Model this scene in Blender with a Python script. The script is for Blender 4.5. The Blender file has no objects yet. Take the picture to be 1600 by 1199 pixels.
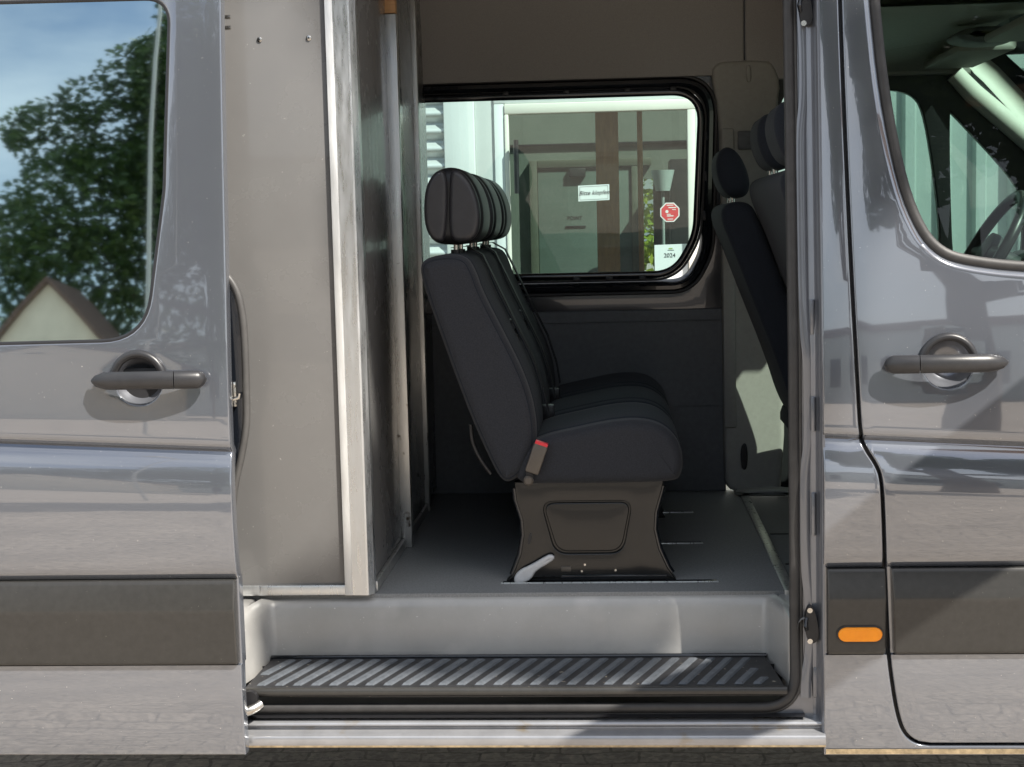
import bpy, bmesh, math, random
import numpy as np
from mathutils import Vector, Matrix
from mathutils.geometry import delaunay_2d_cdt

R = math.radians
random.seed(7)
scene = bpy.context.scene
COL = scene.collection

# ------------------------------------------------------------------ camera
cam_d = bpy.data.cameras.new('camera')
cam = bpy.data.objects.new('camera', cam_d)
COL.objects.link(cam)
scene.camera = cam
cam_d.sensor_width = 36.0
cam_d.lens = 54.0
cam_d.clip_start = 0.05
cam_d.clip_end = 500
YAW, PITCH, ROLL = 0.06867, 0.10197, -0.024
_f = Vector((-math.sin(YAW) * math.cos(PITCH), math.cos(YAW) * math.cos(PITCH), -math.sin(PITCH)))
_r = Vector((math.cos(YAW), math.sin(YAW), 0))
_u = _r.cross(_f)
_r2 = _r * math.cos(ROLL) + _u * math.sin(ROLL)
_u2 = -_r * math.sin(ROLL) + _u * math.cos(ROLL)
m = Matrix((_r2, _u2, -_f)).transposed().to_4x4()
m.translation = Vector((0, -3.45, 1.60))
cam.matrix_world = m

# ------------------------------------------------------------------ world, sun, exposure
SUN = Vector((0.062, -0.055, 0.090)).normalized()      # towards the sun
w = bpy.data.worlds.new('World')
scene.world = w
w.use_nodes = True
nt = w.node_tree
nt.nodes.clear()
sky = nt.nodes.new('ShaderNodeTexSky')
sky.sky_type = 'NISHITA'
sky.sun_disc = False
sky.sun_elevation = math.asin(SUN.z)
sky.sun_rotation = math.atan2(SUN.x, SUN.y)
sky.air_density = 1.0
sky.dust_density = 1.6
bg = nt.nodes.new('ShaderNodeBackground')
bg.inputs['Strength'].default_value = 0.09
wo = nt.nodes.new('ShaderNodeOutputWorld')
wtc = nt.nodes.new('ShaderNodeTexCoord')
wmp = nt.nodes.new('ShaderNodeMapping')
wmp.inputs['Scale'].default_value = (1, 1, 2.6)
wns = nt.nodes.new('ShaderNodeTexNoise')
wns.inputs['Scale'].default_value = 2.2
wns.inputs['Detail'].default_value = 7
wns.inputs['Roughness'].default_value = .55
wmr = nt.nodes.new('ShaderNodeMapRange')
wmr.inputs['From Min'].default_value = .34
wmr.inputs['From Max'].default_value = .62
wmr.inputs['To Max'].default_value = .85
wmx = nt.nodes.new('ShaderNodeMix')
wmx.data_type = 'RGBA'
wmx.inputs['B'].default_value = (8.2, 8.6, 9.0, 1)
nt.links.new(wtc.outputs['Generated'], wmp.inputs[0])
nt.links.new(wmp.outputs[0], wns.inputs['Vector'])
nt.links.new(wns.outputs['Fac'], wmr.inputs['Value'])
nt.links.new(wmr.outputs[0], wmx.inputs['Factor'])
nt.links.new(sky.outputs[0], wmx.inputs['A'])
nt.links.new(wmx.outputs['Result'], bg.inputs[0])
nt.links.new(bg.outputs[0], wo.inputs[0])

sun_d = bpy.data.lights.new('sun', 'SUN')
sun_d.energy = 5.0
sun_d.angle = R(0.53)
sun_d.color = (1.0, 0.94, 0.85)
sun = bpy.data.objects.new('sun', sun_d)
COL.objects.link(sun)
sun.rotation_euler = SUN.to_track_quat('Z', 'Y').to_euler()
sun.location = SUN * 20

vs = scene.view_settings
vs.view_transform = 'Standard'
vs.look = 'None'
vs.exposure = 0.8
vs.gamma = 1.0
vs.use_curve_mapping = False
scene.cycles.max_bounces = 10
scene.cycles.transparent_max_bounces = 16
scene.cycles.diffuse_bounces = 4
scene.cycles.glossy_bounces = 5
scene.cycles.caustics_reflective = False
scene.cycles.caustics_refractive = False

# ------------------------------------------------------------------ materials
MATS = {}

def mat(name, col, rough=.5, metal=0.0, coat=0.0, noise=0.0, nscale=20.0, bump=0.0, bscale=200.0,
        rvar=0.0, spec=.5, sheen=0.0, speck=None, aniso=None, dirt=None, coat_ior=1.5, bdetail=4):
    mt = bpy.data.materials.new(name)
    mt.use_nodes = True
    n = mt.node_tree.nodes
    L = mt.node_tree.links
    p = n['Principled BSDF']
    p.inputs['Base Color'].default_value = (*col, 1)
    p.inputs['Roughness'].default_value = rough
    p.inputs['Metallic'].default_value = metal
    p.inputs['Coat Weight'].default_value = coat
    p.inputs['Coat Roughness'].default_value = .02
    p.inputs['Coat IOR'].default_value = coat_ior
    p.inputs['Specular IOR Level'].default_value = spec
    p.inputs['Sheen Weight'].default_value = sheen
    tc = n.new('ShaderNodeTexCoord')
    src = tc.outputs['Object']
    if aniso:
        mp = n.new('ShaderNodeMapping')
        mp.inputs['Scale'].default_value = aniso
        L.new(src, mp.inputs['Vector'])
        src = mp.outputs[0]
    col_out = None
    if noise or rvar:
        t = n.new('ShaderNodeTexNoise')
        t.inputs['Scale'].default_value = nscale
        t.inputs['Detail'].default_value = 6
        t.inputs['Roughness'].default_value = .62
        L.new(src, t.inputs['Vector'])
        if noise:
            mx = n.new('ShaderNodeMix')
            mx.data_type = 'RGBA'
            mx.inputs['A'].default_value = (*[c * (1 - noise) for c in col], 1)
            mx.inputs['B'].default_value = (*[min(1, c * (1 + noise)) for c in col], 1)
            rp = n.new('ShaderNodeMapRange')
            rp.inputs['From Min'].default_value = .3
            rp.inputs['From Max'].default_value = .7
            L.new(t.outputs['Fac'], rp.inputs['Value'])
            L.new(rp.outputs[0], mx.inputs['Factor'])
            col_out = mx.outputs['Result']
        if rvar:
            rr = n.new('ShaderNodeMapRange')
            rr.inputs['From Min'].default_value = .3
            rr.inputs['From Max'].default_value = .7
            rr.inputs['To Min'].default_value = max(.02, rough - rvar)
            rr.inputs['To Max'].default_value = min(1, rough + rvar)
            L.new(t.outputs['Fac'], rr.inputs['Value'])
            L.new(rr.outputs[0], p.inputs['Roughness'])
    for sp in ([speck] if speck else []) + ([dirt] if dirt else []):
        scl, thr, scol, wid = sp
        t2 = n.new('ShaderNodeTexNoise')
        t2.inputs['Scale'].default_value = scl
        t2.inputs['Detail'].default_value = 3
        L.new(tc.outputs['Object'], t2.inputs['Vector'])
        r2 = n.new('ShaderNodeMapRange')
        r2.inputs['From Min'].default_value = thr
        r2.inputs['From Max'].default_value = thr + wid
        L.new(t2.outputs['Fac'], r2.inputs['Value'])
        m2 = n.new('ShaderNodeMix')
        m2.data_type = 'RGBA'
        if col_out:
            L.new(col_out, m2.inputs['A'])
        else:
            m2.inputs['A'].default_value = (*col, 1)
        m2.inputs['B'].default_value = (*scol, 1)
        L.new(r2.outputs[0], m2.inputs['Factor'])
        col_out = m2.outputs['Result']
    if col_out:
        L.new(col_out, p.inputs['Base Color'])
    if bump:
        t3 = n.new('ShaderNodeTexNoise')
        t3.inputs['Scale'].default_value = bscale
        t3.inputs['Detail'].default_value = bdetail
        t3.inputs['Roughness'].default_value = .5 if bdetail < 6 else .72
        L.new(src, t3.inputs['Vector'])
        b = n.new('ShaderNodeBump')
        b.inputs['Strength'].default_value = bump
        b.inputs['Distance'].default_value = .004
        L.new(t3.outputs['Fac'], b.inputs['Height'])
        L.new(b.outputs[0], p.inputs['Normal'])
    MATS[name] = mt
    return mt


def glass(name, tint, refl=0.0, ior=1.5, rough=0.0, rcol=(1, 1, 1)):
    mt = bpy.data.materials.new(name)
    mt.use_nodes = True
    n = mt.node_tree.nodes
    L = mt.node_tree.links
    n.clear()
    tr = n.new('ShaderNodeBsdfTransparent')
    tr.inputs[0].default_value = (*tint, 1)
    gl = n.new('ShaderNodeBsdfGlossy')
    gl.inputs['Roughness'].default_value = rough
    gl.inputs['Color'].default_value = (*rcol, 1)
    fr = n.new('ShaderNodeFresnel')
    fr.inputs['IOR'].default_value = ior
    ad = n.new('ShaderNodeMath')
    ad.operation = 'ADD'
    ad.use_clamp = True
    ad.inputs[1].default_value = refl
    mx = n.new('ShaderNodeMixShader')
    o = n.new('ShaderNodeOutputMaterial')
    L.new(fr.outputs[0], ad.inputs[0])
    L.new(ad.outputs[0], mx.inputs[0])
    L.new(tr.outputs[0], mx.inputs[1])
    L.new(gl.outputs[0], mx.inputs[2])
    L.new(mx.outputs[0], o.inputs[0])
    MATS[name] = mt
    return mt


mat('paint', (.135, .147, .172), .15, .40, 1.0, noise=.03, nscale=3, bump=.008, bscale=9, coat_ior=2.2, speck=(210, .745, (.6, .58, .55), .01))
mat('paint_jamb', (.19, .20, .225), .3, .5, 1.0, noise=.06, nscale=8)
mat('moulding', (.036, .035, .033), .24, 0, 0, noise=.10, nscale=60, bump=.05, bscale=700, speck=(260, .74, (.16, .15, .13), .04))
mat('black_plastic', (.016, .016, .018), .42, 0, 0, noise=.15, nscale=40, bump=.05, bscale=500)
mat('black_gloss', (.008, .010, .014), .16, 0, .5, noise=.1, nscale=10)
mat('rubber', (.035, .034, .034), .5, 0, 0, noise=.2, nscale=30, bump=.05, bscale=300)
mat('rubber_grey', (.07, .068, .066), .45, 0, 0, noise=.15, nscale=30)
mat('handle', (.026, .026, .028), .34, 0, 0, noise=.15, nscale=40, bump=.08, bscale=900)
mat('paint_sill_lit', (.34, .345, .36), .25, .5, 1.0, noise=.12, nscale=14, dirt=(16, .60, (.30, .26, .20), .12))  # body paint lightened for sun on the sill ridges, plus dirt patches
mat('rust_edge', (.36, .28, .17), .8, 0, 0, noise=.4, nscale=60, bump=.3, bscale=120)
mat('tub', (.42, .415, .40), .40, .15, .15, noise=.10, nscale=7, rvar=.12, dirt=(5, .60, (.50, .49, .47), .10), bump=.05, bscale=250, speck=(140, .72, (.7, .7, .68), .02))
mat('tread', (.022, .022, .024), .5, 0, 0, noise=.35, nscale=25, bump=.12, bscale=300, speck=(70, .69, (.30, .27, .22), .05))
mat('tread_rib', (.115, .128, .145), .42, .2, 0, noise=.25, nscale=40, bump=.1, bscale=300, speck=(120, .70, (.5, .47, .4), .04))
mat('vinyl', (.225, .23, .23), .55, 0, 0, noise=.25, nscale=240, bump=.06, bscale=400, speck=(420, .63, (.24, .24, .23), .04))
mat('alu', (.68, .695, .70), .32, .9, 0, noise=.07, nscale=9, rvar=.12, aniso=(8, 8, 1))
mat('alu_lit', (.76, .77, .765), .45, .6, 0, noise=.10, nscale=9, rvar=.1, aniso=(8, 8, 1))  # aluminium lightened to stand in for sunlight on the profile lip
mat('alu_worn', (.60, .60, .58), .36, .85, 0, noise=.18, nscale=9, rvar=.14, aniso=(8, 8, 1), dirt=(24, .68, (.09, .07, .05), .06))
mat('laminate', (.150, .148, .146), .27, 0, .3, noise=.05, nscale=4, bump=.03, bscale=600, rvar=.08, speck=(90, .74, (.3, .29, .28), .02))
mat('plywood', (.42, .23, .10), .6, 0, 0, noise=.2, nscale=20, aniso=(1, 1, 8))
mat('steel', (.62, .6, .56), .25, 1.0, 0, noise=.15, nscale=30)
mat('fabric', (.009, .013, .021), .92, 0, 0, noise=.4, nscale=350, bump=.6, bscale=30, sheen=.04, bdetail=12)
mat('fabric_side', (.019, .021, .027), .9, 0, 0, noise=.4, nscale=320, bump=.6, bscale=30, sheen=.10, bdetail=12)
mat('leather', (.028, .028, .032), .38, 0, 0, noise=.15, nscale=30, bump=.08, bscale=450)
mat('leather_dark', (.012, .012, .014), .45, 0, 0, noise=.2, nscale=30, bump=.1, bscale=300)
mat('seat_base', (.004, .004, .004), .22, .0, .2, noise=.2, nscale=12)
mat('belt', (.012, .012, .014), .6, 0, 0, noise=.2, nscale=300)
mat('buckle_body', (.10, .085, .07), .4, 0, 0, noise=.1, nscale=30)
mat('red_plastic', (.72, .035, .05), .35)
mat('lever_white', (.56, .57, .58), .45, 0, 0, noise=.1, nscale=30)
mat('felt', (.36, .345, .325), .95, 0, 0, noise=.1, nscale=300, bump=.15, bscale=600)
mat('trim_grey', (.34, .33, .295), .6, 0, 0, noise=.06, nscale=60, bump=.1, bscale=600)
mat('trim_dark', (.125, .13, .135), .55, 0, 0, noise=.1, nscale=60, bump=.1, bscale=600)
mat('wall_paint', (.055, .058, .066), .22, .4, .8, noise=.08, nscale=3)
mat('pillar_sunlit', (.74, .72, .64), .6, 0, 0, noise=.04, nscale=20)  # light grey plastic, sun through the windscreen put into its cream colour
mat('dash', (.03, .032, .034), .6, 0, 0, bump=.1, bscale=500)
mat('lamp_orange', (1.0, .30, .0), .35, 0, .15, noise=.08, nscale=60)
mat('facade', (.74, .77, .77), .5, 0, 0, noise=.04, nscale=4)
mat('facade_grey', (.60, .63, .62), .5, 0, 0, noise=.04, nscale=4)
mat('cladding', (.66, .68, .68), .38, .3, 0, noise=.05, nscale=3)
mat('cladding_green', (.50, .55, .53), .45, .2, 0, noise=.06, nscale=3)
mat('frame_cream', (.80, .78, .70), .45, 0, 0, noise=.03, nscale=6)
mat('room_wall', (.27, .27, .235), .8, 0, 0, noise=.1, nscale=3)
mat('room_door', (.17, .20, .175), .7, 0, 0, noise=.1, nscale=5)
mat('room_frame', (.15, .145, .11), .6, 0, 0, noise=.1, nscale=6)
mat('room_dark', (.03, .03, .033), .5)
mat('orange_wood', (.78, .38, .16), .55, 0, 0, noise=.2, nscale=10, aniso=(6, 6, 1))
mat('card', (.80, .84, .83), .6)
mat('ink', (.03, .035, .04), .6)
mat('sticker_red', (.68, .06, .07), .45)
mat('sticker_white', (.82, .80, .78), .5)
mat('sticker_green', (.35, .45, .12), .5)
mat('house_wall', (.82, .74, .60), .9, 0, 0, noise=.1, nscale=3, bump=.2, bscale=40)
mat('roof_tile', (.16, .10, .08), .8, 0, 0, noise=.3, nscale=20)
mat('bark', (.09, .065, .045), .9, 0, 0, noise=.4, nscale=12, bump=.6, bscale=20)
mat('pole_grey', (.55, .55, .52), .5, .3, 0)
glass('glass_privacy', (.07, .10, .10), .58, 1.5, rough=.022, rcol=(.78, .97, 1.0))
glass('glass_side', (.50, .66, .63), .02, 1.45)
glass('glass_front', (.56, .70, .65), .0, 1.42)
glass('glass_building', (.72, .78, .75), .03, 1.5)


def leaf_mat(name, c1, c2):
    mt = bpy.data.materials.new(name)
    mt.use_nodes = True
    n = mt.node_tree.nodes
    L = mt.node_tree.links
    p = n['Principled BSDF']
    p.inputs['Roughness'].default_value = .5
    tc = n.new('ShaderNodeTexCoord')
    t = n.new('ShaderNodeTexNoise')
    t.inputs['Scale'].default_value = 3.5
    t.inputs['Detail'].default_value = 5
    L.new(tc.outputs['Object'], t.inputs['Vector'])
    cr = n.new('ShaderNodeValToRGB')
    cr.color_ramp.elements[0].position = .35
    cr.color_ramp.elements[0].color = (*c1, 1)
    cr.color_ramp.elements[1].position = .68
    cr.color_ramp.elements[1].color = (*c2, 1)
    L.new(t.outputs['Fac'], cr.inputs[0])
    L.new(cr.outputs[0], p.inputs['Base Color'])
    tl = n.new('ShaderNodeBsdfTranslucent')
    L.new(cr.outputs[0], tl.inputs[0])
    mx = n.new('ShaderNodeMixShader')
    mx.inputs[0].default_value = .3
    L.new(p.outputs[0], mx.inputs[1])
    L.new(tl.outputs[0], mx.inputs[2])
    L.new(mx.outputs[0], n['Material Output'].inputs[0])
    MATS[name] = mt


leaf_mat('leaf', (.035, .075, .018), (.09, .15, .035))
leaf_mat('leaf_bright', (.16, .27, .03), (.42, .45, .05))

# ground: worn paving concrete
def ground_mat():
    mt = bpy.data.materials.new('ground')
    mt.use_nodes = True
    n = mt.node_tree.nodes
    L = mt.node_tree.links
    p = n['Principled BSDF']
    p.inputs['Roughness'].default_value = .85
    tc = n.new('ShaderNodeTexCoord')
    br = n.new('ShaderNodeTexVoronoi')
    br.inputs['Scale'].default_value = 55
    cr = n.new('ShaderNodeValToRGB')
    cr.color_ramp.elements[0].color = (.34, .295, .25, 1)
    cr.color_ramp.elements[1].color = (.72, .63, .54, 1)
    L.new(tc.outputs['Object'], br.inputs['Vector'])
    L.new(br.outputs['Color'], cr.inputs[0])
    t = n.new('ShaderNodeTexNoise')
    t.inputs['Scale'].default_value = 1.6
    t.inputs['Detail'].default_value = 8
    L.new(tc.outputs['Object'], t.inputs['Vector'])
    t2 = n.new('ShaderNodeTexNoise')
    t2.inputs['Scale'].default_value = 34
    t2.inputs['Detail'].default_value = 8
    t2.inputs['Roughness'].default_value = .75
    L.new(tc.outputs['Object'], t2.inputs['Vector'])
    m1 = n.new('ShaderNodeMix')
    m1.data_type = 'RGBA'
    m1.blend_type = 'MULTIPLY'
    m1.inputs['Factor'].default_value = .55
    L.new(cr.outputs['Color'], m1.inputs['A'])
    L.new(t.outputs['Fac'], m1.inputs['B'])
    m2 = n.new('ShaderNodeMix')
    m2.data_type = 'RGBA'
    m2.blend_type = 'OVERLAY'
    m2.inputs['Factor'].default_value = .9
    L.new(m1.outputs['Result'], m2.inputs['A'])
    L.new(t2.outputs['Fac'], m2.inputs['B'])
    hs = n.new('ShaderNodeHueSaturation')
    hs.inputs['Saturation'].default_value = 1.05
    hs.inputs['Value'].default_value = 1.1
    bk = n.new('ShaderNodeTexBrick')
    bk.inputs['Scale'].default_value = 2.9
    bk.inputs['Mortar Size'].default_value = .016
    bk.inputs['Mortar Smooth'].default_value = .4
    bk.inputs['Color1'].default_value = (1, 1, 1, 1)
    bk.inputs['Color2'].default_value = (.80, .80, .80, 1)
    bk.inputs['Mortar'].default_value = (.30, .30, .30, 1)
    wv = n.new('ShaderNodeVectorMath')
    wv.operation = 'MULTIPLY_ADD'
    wv.inputs[1].default_value = (.22, .22, 0)
    L.new(t.outputs['Color'], wv.inputs[0])
    L.new(tc.outputs['Object'], wv.inputs[2])
    L.new(wv.outputs[0], bk.inputs['Vector'])
    m3 = n.new('ShaderNodeMix')
    m3.data_type = 'RGBA'
    m3.blend_type = 'MULTIPLY'
    m3.inputs['Factor'].default_value = .7
    L.new(m2.outputs['Result'], m3.inputs['A'])
    L.new(bk.outputs['Color'], m3.inputs['B'])
    L.new(m3.outputs['Result'], hs.inputs['Color'])
    L.new(hs.outputs[0], p.inputs['Base Color'])
    b = n.new('ShaderNodeBump')
    b.inputs['Strength'].default_value = .6
    b.inputs['Distance'].default_value = .01
    L.new(t2.outputs['Fac'], b.inputs['Height'])
    L.new(b.outputs[0], p.inputs['Normal'])
    MATS['ground'] = mt


ground_mat()

# ------------------------------------------------------------------ builders
def wloc(o):
    v = Vector((0, 0, 0))
    while o is not None:
        v = v + o.location
        o = o.parent
    return v


def link(name, me, material, parent=None, loc=None, smooth=25):
    o = bpy.data.objects.new(name, me)
    COL.objects.link(o)
    if material:
        if len(me.materials) == 0:
            me.materials.append(MATS[material])
    if smooth is not None and len(me.polygons):
        me.polygons.foreach_set('use_smooth', [True] * len(me.polygons))
        me.set_sharp_from_angle(angle=R(smooth))
    target = Vector(loc) if loc is not None else Vector((0, 0, 0))
    if parent is not None:
        o.parent = parent
        target = target - wloc(parent)
    o.location = target
    return o


def thing(name, label, cat, loc, group=None):
    o = bpy.data.objects.new(name, None)
    COL.objects.link(o)
    o.location = loc
    o.empty_display_size = .1
    tag(o, label, cat, group)
    return o


def tag(o, label, cat, group=None):
    o['label'] = label
    o['category'] = cat
    if group:
        o['group'] = group
    return o


class MB:
    def __init__(self):
        self.v = []
        self.f = []

    def add(self, vs_, fs_):
        k = len(self.v)
        self.v += [tuple(p) for p in vs_]
        self.f += [tuple(i + k for i in f) for f in fs_]
        return self

    def build(self, name, material, parent=None, smooth=25, loc=None, recalc=True):
        me = bpy.data.meshes.new(name)
        me.from_pydata(self.v, [], self.f)
        if recalc:
            bm = bmesh.new()
            bm.from_mesh(me)
            bmesh.ops.recalc_face_normals(bm, faces=bm.faces)
            bm.to_mesh(me)
            bm.free()
        me.update()
        return link(name, me, material, parent, loc, smooth)

    def box(self, x0, x1, y0, y1, z0, z1, bev=.003):
        bm = bmesh.new()
        bmesh.ops.create_cube(bm, size=1)
        for v in bm.verts:
            v.co = Vector(((x0 + x1) / 2 + v.co.x * (x1 - x0), (y0 + y1) / 2 + v.co.y * (y1 - y0), (z0 + z1) / 2 + v.co.z * (z1 - z0)))
        if bev:
            bmesh.ops.bevel(bm, geom=bm.edges[:], offset=bev, segments=2, affect='EDGES', profile=.5)
        bm.verts.index_update()
        self.add([v.co[:] for v in bm.verts], [[v.index for v in f.verts] for f in bm.faces])
        bm.free()
        return self

    def tube(self, path, r, seg=10, closed=False, up=(0, 1, 0), flat=1.0, cap=True):
        P = [Vector(p) for p in path]
        n = len(P)
        rr = r if isinstance(r, (list, tuple)) else [r] * n
        vs_, fs_ = [], []
        for i in range(n):
            if closed:
                t = P[(i + 1) % n] - P[i - 1]
            else:
                t = P[min(i + 1, n - 1)] - P[max(i - 1, 0)]
            t.normalize()
            a = Vector(up) - t * t.dot(Vector(up))
            if a.length < 1e-4:
                a = t.orthogonal()
            a.normalize()
            b = t.cross(a)
            for k in range(seg):
                th = 2 * math.pi * k / seg
                vs_.append(P[i] + a * (math.cos(th) * rr[i] * flat) + b * (math.sin(th) * rr[i]))
        m_ = n if closed else n - 1
        for i in range(m_):
            j = (i + 1) % n
            for k in range(seg):
                l = (k + 1) % seg
                fs_.append((i * seg + k, i * seg + l, j * seg + l, j * seg + k))
        if not closed and cap:
            fs_.append(tuple(range(seg)))
            fs_.append(tuple((n - 1) * seg + k for k in range(seg)))
        return self.add(vs_, fs_)

    def extr_x(self, prof, x0, x1, closed=False, n=1):
        """profile of (y, z) points run along x"""
        vs_, fs_ = [], []
        k = len(prof)
        for i in range(n + 1):
            x = x0 + (x1 - x0) * i / n
            vs_ += [(x, y, z) for y, z in prof]
        for i in range(n):
            for j in range(k if closed else k - 1):
                l = (j + 1) % k
                fs_.append((i * k + j, i * k + l, (i + 1) * k + l, (i + 1) * k + j))
        if closed:
            fs_.append(tuple(range(k)))
            fs_.append(tuple(n * k + j for j in range(k)))
        return self.add(vs_, fs_)

    def extr_z(self, prof, z0, z1, closed=False, yshift=None, n=1):
        vs_, fs_ = [], []
        k = len(prof)
        for i in range(n + 1):
            z = z0 + (z1 - z0) * i / n
            dy = yshift(z) if yshift else 0
            vs_ += [(x, y + dy, z) for x, y in prof]
        for i in range(n):
            for j in range(k if closed else k - 1):
                l = (j + 1) % k
                fs_.append((i * k + j, i * k + l, (i + 1) * k + l, (i + 1) * k + j))
        if closed:
            fs_.append(tuple(range(k)))
            fs_.append(tuple(n * k + j for j in range(k)))
        return self.add(vs_, fs_)

    def loft(self, prof, y0, y1, r=.03, n=4, bulge=0.0):
        """closed (x, z) profile run along y with rounded rims"""
        P = [Vector((a, b)) for a, b in prof]
        k = len(P)
        area = sum(P[i].x * P[(i + 1) % k].y - P[(i + 1) % k].x * P[i].y for i in range(k))
        if area < 0:
            P.reverse()
        N = []
        for i in range(k):
            t = P[(i + 1) % k] - P[i - 1]
            t.normalize()
            N.append(Vector((-t.y, t.x)))          # inward for ccw
        LIM = []
        for i in range(k):
            a, b, c = P[i - 1], P[i], P[(i + 1) % k]
            u, v = b - a, c - b
            cr_ = u.x * v.y - u.y * v.x
            th = math.atan2(cr_, u.dot(v))
            LIM.append(.8 * .5 * (u.length + v.length) / th if th > 1e-3 else 9.0)
        for _ in range(3):
            LIM = [min(LIM[i], LIM[i - 1] + .35 * (P[i] - P[i - 1]).length, LIM[(i + 1) % k] + .35 * (P[i] - P[(i + 1) % k]).length) for i in range(k)]
        st = [(r + min(.008, r * .6), y0)]
        for i in range(n + 1):
            th = math.pi / 2 * i / n
            st.append((r * (1 - math.sin(th)), y0 + r * (1 - math.cos(th))))
        st2 = [(e, y1 - (y - y0)) for e, y in reversed(st)]
        S = st + st2
        vs_, fs_ = [], []
        for e, y in S:
            vs_ += [(P[i].x + N[i].x * min(e, LIM[i]), y, P[i].y + N[i].y * min(e, LIM[i])) for i in range(k)]
        for s in range(len(S) - 1):
            for j in range(k):
                l = (j + 1) % k
                fs_.append((s * k + j, s * k + l, (s + 1) * k + l, (s + 1) * k + j))
        fs_.append(tuple(range(k)))
        fs_.append(tuple((len(S) - 1) * k + j for j in range(k)))
        return self.add(vs_, fs_)

    def disc_prism(self, pts, y0, y1):
        """flat (x, z) outline between two depths"""
        k = len(pts)
        vs_ = [(a, y0, b) for a, b in pts] + [(a, y1, b) for a, b in pts]
        fs_ = [tuple(range(k)), tuple(range(k, 2 * k))] + [(j, (j + 1) % k, k + (j + 1) % k, k + j) for j in range(k)]
        return self.add(vs_, fs_)


def smooth_closed(pts, it=2):
    for _ in range(it):
        q = []
        n = len(pts)
        for i in range(n):
            a, b = pts[i], pts[(i + 1) % n]
            q.append(tuple(.75 * x + .25 * y for x, y in zip(a, b)))
            q.append(tuple(.25 * x + .75 * y for x, y in zip(a, b)))
        pts = q
    return pts


def smooth_open(pts, it=2):
    for _ in range(it):
        q = [pts[0]]
        for a, b in zip(pts, pts[1:]):
            q.append(tuple(.75 * x + .25 * y for x, y in zip(a, b)))
            q.append(tuple(.25 * x + .75 * y for x, y in zip(a, b)))
        q.append(pts[-1])
        pts = q
    return pts


def round_poly(pts, rad, seg=7):
    """polygon with rounded corners; rad = number or list"""
    n = len(pts)
    out = []
    for i in range(n):
        p = Vector(pts[i]); a = Vector(pts[i - 1]); b = Vector(pts[(i + 1) % n])
        r = rad[i] if isinstance(rad, (list, tuple)) else rad
        if r <= 0:
            out.append(tuple(p))
            continue
        u = (a - p); v = (b - p)
        ang = u.angle(v)
        d = min(r / math.tan(ang / 2), u.length * .49, v.length * .49)
        u.normalize(); v.normalize()
        p0, p1 = p + u * d, p + v * d
        for k in range(seg + 1):
            t = k / seg
            out.append(tuple(p0 * (1 - t) ** 2 + p * (2 * t * (1 - t)) + p1 * t * t))
    return out


def offset_poly(pts, d):
    P = [Vector(p) for p in pts]
    n = len(P)
    area = sum(P[i].x * P[(i + 1) % n].y - P[(i + 1) % n].x * P[i].y for i in range(n))
    s = 1 if area > 0 else -1
    out = []
    for i in range(n):
        e1 = (P[i] - P[i - 1]).normalized()
        e2 = (P[(i + 1) % n] - P[i]).normalized()
        n1 = Vector((e1.y, -e1.x)) * s
        n2 = Vector((e2.y, -e2.x)) * s
        b = n1 + n2
        if b.length < 1e-6:
            b = n1
        b.normalize()
        out.append(tuple(P[i] + b * (d / max(.5, b.dot(n1)))))
    return out


def inside(p, poly):
    x, y = p
    c = False
    n = len(poly)
    j = n - 1
    for i in range(n):
        xi, yi = poly[i]; xj, yj = poly[j]
        if (yi > y) != (yj > y) and x < (xj - xi) * (y - yi) / (yj - yi) + xi:
            c = not c
        j = i
    return c


def resample(poly, step):
    out = []
    n = len(poly)
    for i in range(n):
        a = Vector(poly[i]); b = Vector(poly[(i + 1) % n])
        k = max(1, int(math.ceil((b - a).length / step)))
        out += [tuple(a.lerp(b, j / k)) for j in range(k)]
    return out


def seg_dist(p, poly):
    P = np.array(poly); Q = np.roll(P, -1, axis=0)
    d = Q - P
    t = np.clip(((p[0] - P[:, 0]) * d[:, 0] + (p[1] - P[:, 1]) * d[:, 1]) / np.maximum(1e-12, (d ** 2).sum(1)), 0, 1)
    c = P + d * t[:, None]
    return float(np.sqrt(((c - np.array(p)) ** 2).sum(1)).min())


# body side section: s = height when the crease is at 1.10, y = depth
SECT = [
    ([(.36, .008), (.40, .005), (.44, .002), (.48, .001), (.54, .000), (.612, .004)], 1),
    ([(.612, .004), (.614, .014), (.813, .014), (.815, .010)], 0),
    ([(.815, .010), (.824, .003), (.84, -.003), (.88, -.008), (.94, -.011), (1.00, -.0105), (1.035, -.006), (1.06, .001), (1.082, .010), (1.089, .0145)], 1),
    ([(1.089, .0145), (1.0925, .016), (1.106, .000)], 0),
    ([(1.106, .000), (1.112, -.0025), (1.13, -.003), (1.20, -.001), (1.30, .005), (1.45, .018), (1.70, .041), (1.95, .066), (2.15, .089), (2.30, .110), (2.45, .145), (2.56, .2)], 1),
]


def _dense():
    S, Y = [], []
    for pts, sm in SECT:
        if not sm:
            for s, y in pts:
                S.append(s); Y.append(y)
            continue
        ps = np.array([p[0] for p in pts]); py = np.array([p[1] for p in pts])
        mm = np.gradient(py, ps)
        for i in range(len(pts) - 1):
            h = ps[i + 1] - ps[i]
            k = max(2, int(h / .03) + 1)
            for j in range(k):
                t = j / k
                S.append(ps[i] + h * t)
                Y.append((2 * t ** 3 - 3 * t ** 2 + 1) * py[i] + (t ** 3 - 2 * t ** 2 + t) * h * mm[i] + (-2 * t ** 3 + 3 * t ** 2) * py[i + 1] + (t ** 3 - t ** 2) * h * mm[i + 1])
    S.append(2.56); Y.append(.2)
    o = np.argsort(np.array(S), kind='stable')
    S = np.array(S)[o]; Y = np.array(Y)[o]
    keep = np.concatenate([[True], np.diff(S) > 1e-5])
    return S[keep], Y[keep]


SS, SY = _dense()


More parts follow.
